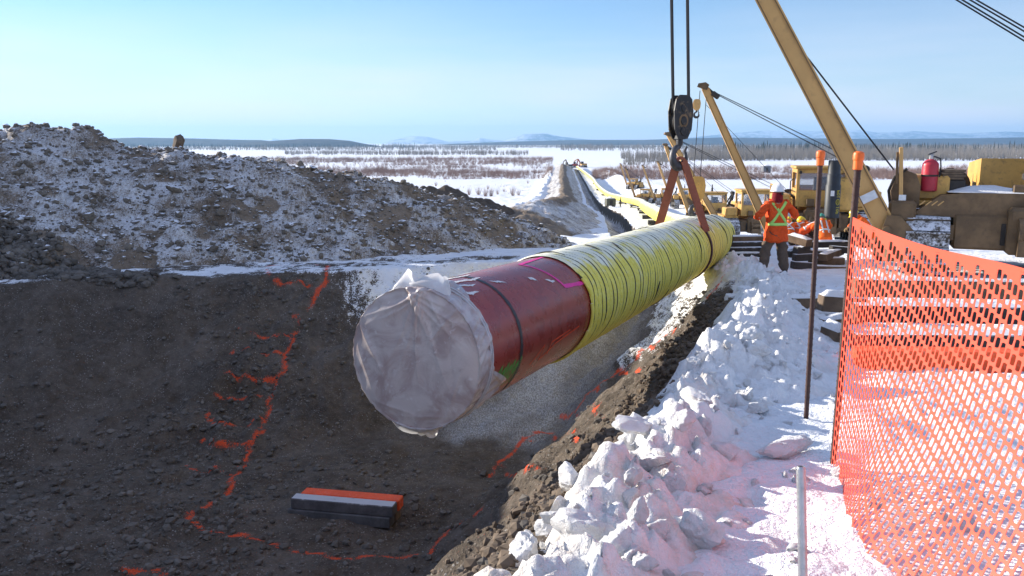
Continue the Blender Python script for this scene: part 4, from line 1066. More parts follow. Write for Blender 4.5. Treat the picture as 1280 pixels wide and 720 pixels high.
def pipelayer(name, half, tip, foot, label, near=False, drop=None, loc=(0,0,0), rz=0, body=True):
    r = empty(name, loc, rz, label=label, cat='pipelayer', group='yellow pipelayers in a row beside the pipe')
    tw = .78; Lt, Ht = 4.3, 1.35
    track_parts(r, -half, -half+tw, Lt, Ht); track_parts(r, half-tw, half, Lt, Ht)
    ch = MB(); ch.box((0, -.1, .95), (2*half-2*tw-.12, 3.6, .7), None, 0, .05); ch.box((0, -1.9, 1.0), (1.3, .5, .9), None, 0, .06)
    ch.box((0, -.9, 1.0), (2*half-.4, .3, .3), None, 0, .03); ch.box((0, 1.2, 1.0), (2*half-.4, .3, .3), None, 0, .03)
    ch.lathe([(.0,-.5),(.26,-.5),(.26,-.42),(.14,-.40),(.14,.40),(.26,.42),(.26,.5),(0,.5)], (0, -2.2, 1.0), (1,0,0), 16); ch.beam((-.5,-2.3,.7), (.5,-2.3,.7), .2, .3); ch.prism([(-.3,-.3),(.3,-.3),(.15,.25),(-.15,.25)], (.62,-2.15,1.1), (0,1,0), (0,0,1), .08); ch.build('chassis', M['brown_steel'], r)
    bw = half-tw-.08
    for s in (-1, 1):
        f = MB(); f.box((s*(half-tw/2-.02), -.35, Ht+.12), (tw*1.05, 2.3, .10), None, 0, .02); f.box((s*(half-tw/2-.02), -.9, Ht+.42), (tw*.9, 1.1, .5), None, 0, .05)
        f.build('fender', M['cat'], r)
    hd = MB(); hd.prism([(-.1,1.1),(2.05,1.1),(2.12,1.25),(2.12,2.05),(1.95,2.22),(-.1,2.35)], (0, 0, 0), (0,1,0), (0,0,1), bw*1.25)
    ho = hd.build('hood', M['cat'], r)
    cabbed = not near
    g = MB()
    for k in range(9): g.box((0, 2.135, 1.32+k*.085), (bw*1.05, .03, .04))
    g.build('radiator_grille', M['cat_dark'], ho)
    MB().lathe([(.06,0),(.06,.75),(.085,.78),(.085,1.15),(.05,1.18),(.05,1.45)], (.25, 1.1, 2.25), (0,0,1), 12).build('exhaust', M['cat_dark'], r, True)
    cb = MB(); y0, y1, zc0, zc1 = -1.55, -.15, 1.55, 3.05; wx = bw*.92
    for sx in (-1, 1):
        for yy in (y0, y1): cb.box((sx*(wx-.05), yy, (zc0+zc1)/2), (.12, .12, zc1-zc0), None, 0, .015)
        cb.box((sx*(wx-.05), (y0+y1)/2, zc0+.35), (.06, y1-y0-.12, .7)); cb.box((sx*(wx-.05), (y0+y1)/2, zc1-.1), (.10, y1-y0-.12, .14))
    for yy in (y0, y1): cb.box((0, yy, zc0+.32), (2*wx-.22, .06, .64)); cb.box((0, yy, zc1-.1), (2*wx-.22, .10, .14))
    if cabbed:
        cab_ = cb.build('cab', M['cat'], r)
        MB().box((0, (y0+y1)/2, zc1+.045), (2*wx+.16, y1-y0+.3, .10), None, 0, .03).build('cab_roof', M['cat'], r)
    st = MB(); st.box((0, -.85, 2.0), (.55, .5, .16), None, 0, .05); st.box((0, -1.12, 2.38), (.52, .12, .65), None, 0, .05); st.build('seat', M['cat_dark'], r)
    for yy in ((y0+.04, y1-.04) if cabbed else ()): MB().box((0, yy, zc0+1.0), (2*wx-.24, .012, .68)).build('window', M['window'], cab_)
    # small fittings: lamps, rails, step, hoses, bolts, door
    for sx in (-1, 1):
        if cabbed: MB().lathe([(.0,-.06),(.05,-.05),(.065,.03),(.06,.045),(.0,.045)], (sx*(wx-.12), y0-.08, zc1-.14), (0,-1,-.3), 12).build('work_lamp', M['cat_dark'], r, True)
        gr_ = MB(); gr_.tube([(sx*(wx+.12), y0+.25, 1.6), (sx*(wx+.20), y0+.25, 1.75), (sx*(wx+.20), y0+.25, 2.55), (sx*(wx+.08), y0+.25, 2.65)], .022, 6); cabbed and gr_.build('grab_rail', M['cat_dark'], r, True)
        stp = MB()
        for q in range(3): stp.box((sx*(half-tw*.5), -Lt/2+.15+.16*q, Ht*.45+.3*q), (.4, .16, .04))
        stp.build('step', M['cat_dark'], r)
    if cabbed: MB().box((wx-.012, (y0+y1)/2, zc0+.75), (.07, .95, 1.38), None, 0, .02).build('cab_door', M['cat'], cab_)
    hs = MB()
    for q in range(5):
        e = -.30+.15*q; hs.tube([(-bw*.7, e-.9, 1.62), (-bw*1.0, e-.8, 1.95+.05*(q % 2)), (-half+tw*.8, e-.3, 1.78+.07*q), (-half+tw*.9, e+.6, 1.55), (-half+tw*.5, .2+e*.4, 1.2)], .026, 6)
    hs.build('hydraulic_hose', M['black_rub'], r, True); hs = MB(); hs.tube([(bw*.7, -1.7, 1.3), (bw*1.1, -2.0, 1.2), (half-tw*.3, -1.5, 1.45), (half+.1, -.9, 1.3)], .035, 6); hs.build('hydraulic_hose', M['black_rub'], r, True)
    dk_ = MB(); dk_.box((0, y0-.16, 1.36), (1.1, .22, .34), None, 0, .03); dk_.box((-.42, y0-.14, 1.72), (.3, .16, .3), None, 0, .02); dk_.lathe([(.0,-.09),(.13,-.09),(.13,.09),(0,.09)], (.3, y0-.17, 1.64), (1,0,0), 12); dk_.build('rear_valve_bank', M['brown_steel'], r)
    for q, (xq, wq) in enumerate(((-.52, .42), (0, .5), (.52, .42))): MB().box((xq, -1.915, .92+.02*q), (wq, .04, .42), None, 0, .012).build('rear_panel', M['cat'] if q == 1 else M['cat_dark'], r)
    MB().box((-.1, y0-.278, 1.40), (.34, .006, .12)).build('data_plate', M['white'], r)
    cw = MB()
    for k in range(4): cw.box((half+.28+.0*k, -.1+0*k, .85+k*.37), (.42, 1.9-.12*k, .35), None, 0, .03)
    cw.build('counterweight', M['cat'], r)
    ga = MB()
    for e in (-.55, .55): ga.beam((half-.25, e, Ht), (half-.05, e*.4, 2.9), .14, .14, (0,1,0)); ga.beam((half-.9, e, 1.3), (half-.05, e*.4, 2.85), .10, .10, (0,1,0))
    ga.box((half-.05, 0, 2.92), (.22, .7, .2), None, 0, .03); ga.lathe([(.05,-.25),(.16,-.25),(.16,.25),(.05,.25)], (half-.05, 0, 3.0), (0,1,0), 14); ga.build('gantry', M['cat_dark'], r)
    wi = MB(); wi.lathe([(.10,-.34),(.36,-.34),(.36,-.30),(.20,-.28),(.20,.28),(.36,.30),(.36,.34),(.10,.34)], (-half+tw*1.25, .75, 1.75), (0,1,0), 20); wi.box((-half+tw*1.3, .75, 1.4), (.7, .9, .28), None, 0, .03)
    wi.build('winch', M['cat_dark'], r, True)
    foot = Vector(foot); tip = Vector(tip)
    bo, bx, by, bs, L = boom_mesh(r, foot, tip, .40 if near else .34, .42 if near else .36, M['tan'] if near else M['tan'])
    br = MB()
    for e in (-1, 1): br.prism([(-.28,-.32),(.35,-.32),(.45,-.05),(.12,.30),(-.12,.30)], foot+Vector((.10, e*.34, 0)), (1,0,0), (0,0,1), .07)
    br.lathe([(.09,-.45),(.09,.45)], foot, (0,1,0), 12); br.beam(foot+Vector((.2,0,-.15)), Vector((-half+tw+.3, foot.y, .95)), .3, .3); br.build('boom_bracket', M['brown_steel'], r)
    hd_ = MB(); hd_.prism([(-.26,-.02),(.12,-.16),(.20,.04),(.06,.14),(-.22,.10)], tip+by*.08, (1,0,0), (0,0,1), .36); hd_.lathe([(.05,-.2),(.12,-.2),(.12,.2),(.05,.2)], tip+by*.06, (0,1,0), 14); hd_.build('boom_head', M['brown_steel'], r)
    pk = MB(); sh = tip+Vector((.42, 0, -.28)); pk.box(sh, (.34, .30, .20), Matrix.Rotation(R(35), 3, 'Y'), 0, .04); pk.beam(tip+Vector((.1,0,0)), sh, .10, .10); pk.build('sheave_pack', M['cat_dark'], r)
    end = Vector((half-.05, 0, 3.0)); cs = MB()
    for k in range(4): cs.tube([sh+Vector((.1, -.15+.10*k, .05*(k % 2))), end+Vector((0, -.3+.2*k, .28*(k % 2)-.1))], .016 if near else .009, 5)
    cs.build('boom_cable', M['cable'], r, True)
    ll = MB(); lr = .018 if near else .009; ll.tube([tip-by*(L*.28 if near else .6)+bx*.22, Vector((-half+tw*1.25, .75, 1.95)) if not near else Vector(near)], lr, 5); ll.build('load_line', M['cable'], r, True)
    if drop:
        hc = MB(); rr_ = drop[1]
        for e in drop[2]: hc.tube([tip+Vector((e[0]-.05, e[1], -.1)), Vector(drop[0])+Vector((e[0], e[1], 0))], rr_, 6)
        hc.build('hoist_cable', M['cable'], r, True)
    return r
M['window'] = NT('dusty_window').done((.35,.42,.50), .1, 0, None, .5, Alpha=.22)
# the near machine whose boom carries the red pipe end
hook_top = AY(851.5, 120, 17.35)
RZ1 = -.39; C1 = Vector((10.87, 17.55, 0)); C1.z = gz(10.87, 17.55)
def l1(p): return Matrix.Rotation(-RZ1, 3, 'Z') @ (Vector(p)-C1)
foot1 = AY(1108, 286, 17.0); tip1 = AY(850, -205, 17.35)
m1 = pipelayer('pipelayer', 2.4, l1(tip1), l1(foot1), 'near pipelayer with wide tan boom reaching over the whole scene, behind the fence', near=tuple(l1(AY(1117, 212, 17.4))), drop=(l1(hook_top-Vector((0,0,.25))), .036, ((-.145,-.05),(.15,.06))), loc=C1, rz=RZ1)
# details on its near deck
def at_m1(px, py, Y): return l1(AY(px, py, Y))
gd = MB(); p = at_m1(1131, 238, 17.2)
gd.prism([(-.22,-.40),(.27,-.40),(.27,.10),(.18,.34),(-.02,.42),(-.20,.25),(-.27,0)], p, (1,0,0), (0,0,1), .5); gd.build('winch_guard', M['brown_steel'], m1)
gr = MB(); gr.tube([p+Vector((-.25,-.28,-.35)), p+Vector((-.31,-.28,0)), p+Vector((-.22,-.28,.28)), p+Vector((0,-.28,.45))], .03, 6); gr.build('guard_rim', M['cat_dark'], m1, True)
MB().beam(at_m1(1126, 262, 16.8), at_m1(1126.5, 184, 16.8), .075, .05, (0,1,0), 0, .01).build('control_lever', M['tan'], m1)
MB().beam(at_m1(1121, 230, 16.85), at_m1(1122, 190, 16.85), .05, .04, (0,1,0), 0, .01).build('control_lever', M['brown_steel'], m1)
bk = MB(); q = at_m1(1124, 262, 16.9); bk.box(q+Vector((.05,0,-.02)), (.50,.5,.42), None, 0, .05); bk.beam(q+Vector((-.15,0,-.1)), at_m1(1112, 292, 16.95), .34, .4, (0,1,0), 0, .05); bk.build('boom_hinge_casting', M['brown_steel'], m1)
MB().box(at_m1(1128, 247, 16.58)+Vector((0,0,0)), (.13, .01, .11)).build('white_plate', M['white'], m1)
dk = MB(); q0 = at_m1(1140, 262, 16.8); q1 = at_m1(1292, 262, 16.8)
dk.prism([(0,-.08),(2.5,-.22),(2.5,.36),(.9,.36),(.5,.30)], q0+Vector((0,.5,0)), (1,0,0), (0,0,1), 1.2); dk.build('side_deck', M['brown_steel'], m1)
sl_ = MB()
for k in range(4): sl_.beam(q0+Vector((.12+.11*k, -.105, .10)), q0+Vector((.22+.11*k, -.105, .19)), .022, .006, (0,1,0))
sl_.build('louvre', M['tan'], m1)
sd = MB(); V = []; 
for i in range(9):
    for j in range(7):
        a, b = i/8, j/6; V.append(q0+Vector((.62+1.7*a, -.08+1.1*b, .365+.16*math.sin(math.pi*a)*math.sin(math.pi*b)*(.7+.4*float(fbm(a*4, b*4, 0, 2, 3))))))
mesh_np('deck_snow', V, grid_faces(9, 7)[:, ::-1], M['snowplain'], m1)
MB().box(at_m1(1116, 300, 16.9)+Vector((.18,.3,-.15)), (.62,.8,.55), None, 0, .05).build('idler_guard', M['brown_steel'], m1)
MB().box(at_m1(1091, 240, 16.75)+Vector((.02,-.0,-.32)), (.012, .012, .012)) 
pl = MB(); cc = l1(foot1.lerp(tip1, .085)); bd = (l1(tip1)-l1(foot1)).normalized()
pl.box(cc+Vector((-.02,-.305,.02)), (.30, .008, .17), Matrix.Rotation(math.atan2(-bd.x, bd.z), 3, 'Y').inverted(), 0); pl.build('boom_plate', M['white'], m1)
# red extinguisher and the bundle of wood on its deck
ex = empty('fire_extinguisher', AY(1161, 233, 17.0)+Vector((0,0,-.10)), label='red fire extinguisher standing on the deck of the near pipelayer', cat='fire extinguisher')
MB().lathe([(.12,0),(.155,.02),(.155,.52),(.15,.56),(.10,.62),(.04,.65)], (0,0,0), (0,0,1), 24).build('tank', M['red_tank'], ex, True)
MB().lathe([(.035,.64),(.04,.66),(.04,.72),(.02,.74)], (0,0,0), (0,0,1), 12).build('valve', M['galv'], ex, True)
hb_ = MB(); hb_.beam((-.06,0,.74), (.10,0,.80), .03, .02); hb_.beam((-.04,0,.71), (.09,0,.70), .03, .015); hb_.build('handle', M['black_rub'], ex)
MB().lathe([(.156,.30),(.16,.305),(.16,.335),(.156,.34)], (0,0,0), (0,0,1), 24).build('strap', M['cat_dark'], ex, True)
ho_ = MB(); ho_.tube([(.05,-.02,.70),(.14,-.10,.66),(.17,-.08,.5),(.165,-.06,.25)], .014, 6); ho_.build('hose', M['black_rub'], ex, True)
kx = AY(1188, 236, 17.05)
MB_ = MB(); MB_.box((0,0,0), (.50,.5,.38), None, 0, .03); o = MB_.build('toolbox', M['cat_dark']); o.location = kx+Vector((-.02,.1,.0)); tag(o, 'dark steel box on the deck of the near pipelayer', 'toolbox')
for k, (dx, dz) in enumerate(((0,.215),(.03,.265),(-.02,.315),(.01,.365))):
    o = MB().box((0,0,0), (.46,.5,.045), None, 0, .008).build('timber', M['wood']); o.location = kx+Vector((dx-.04,.1,dz)); o.rotation_euler = (0,0,.06*(k-1.5))
    tag(o, 'short board in the pile on the dark deck box', 'board', 'boards piled on the deck box')

# the machine behind the workers, and the one behind the man's left shoulder
def reach(c, foot, tip): return Vector(foot)-Vector(c), Vector(tip)-Vector(c)
def machine(cx, cy, footpx, footY, tippx, tipY, label, half=1.9, rz=0, drop=None):
    C = Vector((cx, cy, gz(cx, cy))); Q = Matrix.Rotation(-rz, 3, 'Z'); f = Q @ (AY(*footpx, footY)-C); t = Q @ (AY(*tippx, tipY)-C)
    dr = None
    if drop: dr = (Q @ (AY(*drop, tipY)-C), .014, ((-.13,0),(.13,0)))
    return pipelayer('pipelayer', half, t, f, label, drop=dr, loc=C, rz=rz)
m2 = machine(12.55, 34.6, (962, 289), 33.6, (881, 110), 33.6, 'second pipelayer from the viewer, its boom ending above the red sling, driver in the cab', drop=(871, 222), rz=-.2)
m3 = machine(15.0, 52.6, (897, 276), 51.5, (836, 169), 51.5, 'third pipelayer with snow on its hood, seen just left of the standing man')
C3 = m3.location
proto = machine(18.2, 76, (861, 265), 75, (832, 182), 75, 'fourth pipelayer along the yellow pipe, seen between the legs of the red sling')
others = [((822, 200), (839, 247), 133, -.0, 'fifth pipelayer along the pipe, left of the sling, boom leaning left'), ((807, 202), (818, 243), 155, -.1, 'sixth pipelayer along the pipe, close beside the fifth'), ((788, 207), (794, 246), 172, -.55, 'seventh pipelayer along the pipe, boom nearly upright in view'), ((780, 222), (783, 244), 245, -.7, 'smallest and farthest pipelayer at the far end of the row')]
pf = (AY(861, 265, 75)-proto.location)
for (tp, fp, Yc, rz, lab) in others:
    o = copy_tree(proto); o['label'] = lab
    f = AY(*fp, Yc); rot = Matrix.Rotation(rz, 3, 'Z'); c = f-rot @ Vector((pf.x, pf.y, 0)); o.location = (c.x, c.y, gz(c.x, c.y)); o.rotation_euler = (0,0,rz)
# snow on hood of the third machine
V = []
for i in range(11):
    for j in range(9):
        a, b = i/10, j/8; V.append(Vector((-.62+1.24*a, .0+1.9*b, 2.24+.55*(math.sin(math.pi*a)*math.sin(math.pi*b))**.6)))
mesh_np('hood_snow', V, grid_faces(11, 9)[:, ::-1], M['snowplain'], m3)
# handrail and yellow tank on the second machine
hr = MB()
for e in (-1.25, -.5, .25): hr.tube([(-1.5+e*.0-.25, e, 1.5), (-1.75, e, 2.35)], .03, 6)
hr.tube([(-1.75, -1.25, 2.35), (-1.75, .25, 2.35)], .03, 6); hr.tube([(-1.70, -1.25, 1.95), (-1.70, .25, 1.95)], .025, 6); hr.build('handrail', M['cat'], m2, True)
rt = MB(); q = Matrix.Rotation(.2, 3, 'Z') @ (AY(1052, 245, 33.0)-m2.location)
rt.lathe([(.40,-.6),(.52,-.5),(.52,.55),(.45,.68),(.25,.72),(0,.73)], q, (0,0,1), 20); rt.build('tank', M['cat'], m2, True)
# the dark cylinder carried on its near deck
q = AY(1039, 272, 31.6); cy_ = empty('black_cylinder', q, label='tall dark cylinder with yellow lettering standing behind the workers', cat='cylinder')
MB().lathe([(.24,0),(.275,.01),(.275,1.22),(.255,1.25),(.25,1.27),(.25,1.62),(.235,1.64),(.225,1.66),(.225,2.12),(.20,2.15),(0,2.15)], (0,0,0), (0,0,1), 26).build('body', M['black_rub'], cy_, True)
MB().box((-.11,-.262,.93), (.13,.012,.20), Matrix.Rotation(R(-22), 3, 'Z')).build('white_label', M['white'], cy_)
lt = MB()
def arcpt(a, z): return Vector((math.sin(a)*.281, -math.cos(a)*.281, z))
a0 = .42
lt.tube([arcpt(a0+.30*math.cos(t), .60+.105*math.sin(t)) for t in np.linspace(0, 6.28, 20)[:-1]], .010, 5, closed=True)
lt.tube([arcpt(a0-.14, .54), arcpt(a0, .68), arcpt(a0+.14, .54)], .010, 5)
for (zc, kind) in ((1.0,0),(.90,1),(.80,2),(.40,2),(.30,1),(.20,0)):
    if kind == 0: lt.tube([arcpt(a0+.22, zc+.03), arcpt(a0-.22, zc+.03), arcpt(a0-.22, zc-.03), arcpt(a0, zc-.03), arcpt(a0, zc+.03)], .010, 5)
    elif kind == 1: lt.tube([arcpt(a0+.2*math.cos(t), zc+.035*math.sin(t)) for t in np.linspace(0, 6.28, 12)[:-1]], .010, 5, closed=True)
    else: lt.tube([arcpt(a0+.22, zc), arcpt(a0-.22, zc)], .010, 5); lt.tube([arcpt(a0+.22, zc+.03), arcpt(a0+.22, zc-.03)], .010, 5)
lt.build('lettering', M['yl'], cy_, True)

# ------------------------------------------------------------------ hook blocks and slings
hb1 = sheave_block('hook_block', .86, (M['block'], M['cat_dark'], M['hook']), 'large black hook block hanging from the two thick cables', hook_top+Vector((0,0,-.43)), rz=.35)
hb1.scale = (.76, .9, 1)
hook_c = hb1.location+Vector((0,0,-.93))
s_sl = float(np.interp(17.35, PATH[:, 1], acc)); dS, sdS, upS = frame_at(s_sl); cS = Vector(pt_at(s_sl))
sg = empty('lifting_sling', hook_c, label='red brown lifting sling from the black hook around the yellow pipe', cat='sling')
loc0 = Vector(hook_c)
def ringS(a, r=PR+.045, ds=0): return cS+dS*ds+(upS*math.cos(a)+sdS*math.sin(a))*r
def strap(name, pts, w, t, mat, axis):
    mb = MB(); V = []; F = []
    n = len(pts)
    for i, p in enumerate(pts):
        d = (pts[min(i+1, n-1)]-pts[max(i-1, 0)]).normalized(); x = axis-d*axis.dot(d); x.normalize(); z = x.cross(d)
        for (a, b) in ((-.5,-.5),(.5,-.5),(.5,.5),(-.5,.5)): V.append(p+x*a*w+z*b*t-loc0)
    for i in range(n-1):
        for k in range(4): F.append((i*4+k, i*4+(k+1) % 4, (i+1)*4+(k+1) % 4, (i+1)*4+k))
    F += [(3,2,1,0), tuple((n-1)*4+k for k in range(4))]
    mb.add(V, F); return mb.build(name, mat, sg, False)
ax = (sdS*.80-Vector((0,1,0))*.0+dS*.6).normalized()
topL = hook_c+Vector((-.02, .03, .06)); topR = hook_c+Vector((.09, -.03, .05))
pL = ringS(-.80); pR_ = ringS(.92)
strap('sling_leg', [topL.lerp(pL, t) for t in np.linspace(0, 1, 8)], .17, .05, M['sling'], Vector((1,-.4,0)).normalized())
strap('sling_leg', [topR.lerp(pR_, t) for t in np.linspace(0, 1, 8)], .15, .05, M['sling'], Vector((1,.3,0)).normalized())
strap('sling_loop', [ringS(a) for a in np.linspace(.92, 2*math.pi-.80, 40)], .13, .03, M['sling_dark'], dS)
strap('sling_eye', [hook_c+Vector((math.cos(a)*.10+.03, 0, math.sin(a)*.14-.02)) for a in np.linspace(-.4, math.pi+.4, 12)], .12, .06, M['sling'], Vector((0,1,0)))
# the second hook block and its red sling on the far pipe
b2 = sheave_block('hook_block', .95, (M['cat'], M['cat_dark'], M['hook']), 'yellow hook block hanging from the boom of the second pipelayer', AY(871, 236, 33.6))
s2_ = float(np.interp(33.6, PATH[:, 1], acc)); q = b2.location+Vector((0,0,-.95)); c2 = Vector(pt_at(s2_)); d2, sd2, up2 = frame_at(s2_)
sg2 = empty('lifting_sling', q, label='smaller red sling hanging from the yellow hook block', cat='sling'); loc0 = Vector(q); sg_keep = sg; sg = sg2
for a in (-.8, .8):
    e = c2+(up2*math.cos(a)+sd2*math.sin(a))*(PR+.04); strap('sling_leg', [q.lerp(e, t) for t in np.linspace(0, 1, 5)], .12, .05, M['sling'], Vector((1,0,0)))
strap('sling_loop', [c2+(up2*math.cos(a)+sd2*math.sin(a))*(PR+.04) for a in np.linspace(.8, 2*math.pi-.8, 24)], .12, .03, M['sling'], d2)
sg = sg_keep
# small hanging block at the head of the second boom
b3 = sheave_block('hanging_sheave', .42, (M['tan'], M['cat_dark'], M['hook']), 'small tan sheave hanging under the head of the second boom', AY(871, 131, 33.5))

# ================================================================== people
def skin_body(name, joints, edges, mat, parent, sub=2, root=0, smooth=True):
    me = bpy.data.meshes.new(name); me.from_pydata([j[:3] for j in joints], edges, [])
    o = bpy.data.objects.new(name, me); COL.objects.link(o)
    md = o.modifiers.new('skin', 'SKIN'); md.use_smooth_shade = True
    if not me.skin_vertices: me.skin_vertices.new()
    for i, j in enumerate(joints):
        sv = me.skin_vertices[0].data[i]; rx = j[3]; ry = j[4] if len(j) > 4 else rx; sv.radius = (rx, ry); sv.use_root = (i == root)
    sb = o.modifiers.new('sub', 'SUBSURF'); sb.levels = sub; sb.render_levels = sub
    dg = bpy.context.evaluated_depsgraph_get(); m2_ = bpy.data.meshes.new_from_object(o.evaluated_get(dg)); m2_.name = name
    o.modifiers.clear(); o.data = m2_; bpy.data.meshes.remove(me)
    m2_.materials.clear(); m2_.materials.append(mat); m2_.polygons.foreach_set('use_smooth', [True]*len(m2_.polygons))
    if parent is not None: o.parent = parent
    return o
def cloth(name, c, bstr=.5, rough=.85):
    m = NT(name); co = m.co(); n = m.noise(7, 4, .6, co, 1.2); n2 = m.noise(60, 3, .6, co)
    return m.done(m.mix(m.step(n, .3, .7), tuple(q*.72 for q in c), c), rough, 0, m.bump(m.math('ADD', n, m.math('MULTIPLY', n2, .15)), bstr, .04), spec=.2)
M['skin'] = cloth('skin', (.52,.30,.21), .1, .6)
M['jacket'] = cloth('orange_jacket', (.80,.095,.018), .8)
M['vest'] = cloth('bright_orange_vest', (.85,.14,.02), .5)
M['trousers'] = cloth('dark_brown_trousers', (.140,.100,.074), .9)
M['glove'] = cloth('work_glove', (.30,.20,.09), .4)
M['boot'] = cloth('dark_boot', (.025,.022,.02), .3)
M['lime'] = simple('lime_reflective_tape', (.42,.72,.16), .45)
M['silver'] = simple('silver_tape', (.62,.62,.58), .35)
M['hat_white'] = simple('white_hard_hat', (.80,.80,.80), .3)
M['hat_yellow'] = simple('yellow_hard_hat', (.80,.58,.03), .3)
M['hat_green'] = simple('green_hard_hat', (.05,.24,.17), .3)
M['hair'] = cloth('dark_hair', (.03,.02,.015), .5)
M['scarf'] = cloth('dark_red_scarf', (.22,.015,.02), .6)
def hat(parent, c, k, mat, fw, tilt=0.0, n=28):
    """hard hat: dome, ridge, brim; fw = facing direction in plan"""
    c = Vector(c); f = Vector((fw[0], fw[1], 0)).normalized(); rt = Vector((f.y, -f.x, 0)); up = Vector((0,0,1)); f2 = (f*math.cos(tilt)-up*math.sin(tilt)); up2_ = rt.cross(f2); V = []; prof = []
    for i in range(9):
        a = i/8*math.pi/2; prof.append((math.cos(a), math.sin(a)))
    for (r, h) in prof:
        for j in range(n):
            a = 2*math.pi*j/n; y, x = math.cos(a), math.sin(a)
            ridge = .012*math.exp(-(x*r/.16)**2)*(h > .2)
            V.append(c+(f2*y*r*.140+rt*x*r*.116+up2_*(h*.130+ridge))*k)
    F = [tuple(q) for q in grid_faces(9, n, True)]; b = len(V)
    for j in range(n):
        a = 2*math.pi*j/n; y, x = math.cos(a), math.sin(a); br = 1.05+.34*max(0, y)**2
        V.append(c+(f2*y*.140*br+rt*x*.116*1.08+up2_*(-.012-.014*max(0, y)))*k)
    for j in range(n): F.append((b+j, b+(j+1) % n, (j+1) % n, j))
    b2_ = len(V)
    for j in range(n): V.append(Vector(V[b+j])-up2_*.008*k)
    for j in range(n): F.append((b2_+j, b2_+(j+1) % n, b+(j+1) % n, b+j))
    F.append(tuple(b2_+j for j in range(n))[::-1])
    return MB().add(V, F).build('hard_hat', mat, parent, True)
def ribbon_on(parent, target, name, pts, dirv, w, mat, off=.006):
    """tape laid on the clothing by projecting a line onto it"""
    bv = BVHTree.FromPolygons([tuple(v.co) for v in target.data.vertices], [tuple(p.vertices) for p in target.data.polygons])
    C = []
    for p in pts:
        h = bv.ray_cast(Vector(p)-Vector(dirv)*1.0, Vector(dirv))
        if h[0] is not None: C.append((h[0], h[1]))
    if len(C) < 3: return None
    V = []; F = []
    for i, (p, nrm) in enumerate(C):
        d = (C[min(i+1, len(C)-1)][0]-C[max(i-1, 0)][0]).normalized(); nn = -Vector(dirv).normalized(); x = d.cross(nn).normalized()
        for s in (-1, 0, 1):
            h = bv.ray_cast(p+x*s*w/2-Vector(dirv)*1.0, Vector(dirv)); q = h[0] if h[0] is not None else p+x*s*w/2
            V.append(q+nn*off)
    for i in range(len(C)-1):
        for s in (0, 1): F.append((i*3+s, i*3+s+1, i*3+s+4, i*3+s+3))
    o = MB().add(V, F).build(name, mat, parent, True)
    md = o.modifiers.new('t', 'SOLIDIFY'); md.thickness = .004; return o
def hand(parent, wrist, dirv, side, k, mat, curl=.8):
    """palm, four bent fingers and a thumb, one mesh"""
    d = Vector(dirv).normalized(); s = Vector(side); s = (s-d*s.dot(d)).normalized(); n = d.cross(s); w = Vector(wrist)
    J = [(*w, .030*k), (*(w+d*.045*k), .036*k, .022*k), (*(w+d*.085*k), .038*k, .020*k)]; E = [(0,1),(1,2)]
    for i, (o, L) in enumerate(((-.030,.070),(-.010,.082),(.010,.078),(.029,.060))):
        b = w+d*.085*k+s*o*k; q = b+d*L*.45*k*math.cos(curl*.5)+n*L*.45*k*math.sin(curl*.5); e = q+(d*math.cos(curl*1.6)+n*math.sin(curl*1.6))*L*.5*k
        a = len(J); J += [(*b, .010*k), (*q, .0095*k), (*e, .008*k)]; E += [(2,a),(a,a+1),(a+1,a+2)]
    a = len(J); b = w+d*.03*k-s*.032*k; q = b+(d*.6-s*.6+n*.3).normalized()*.035*k; e = q+(d*.9-s*.1+n*.5).normalized()*.032*k
    J += [(*b, .014*k), (*q, .012*k), (*e, .010*k)]; E += [(1,a),(a,a+1),(a+1,a+2)]
    return skin_body('hand', J, E, mat, parent, 1)
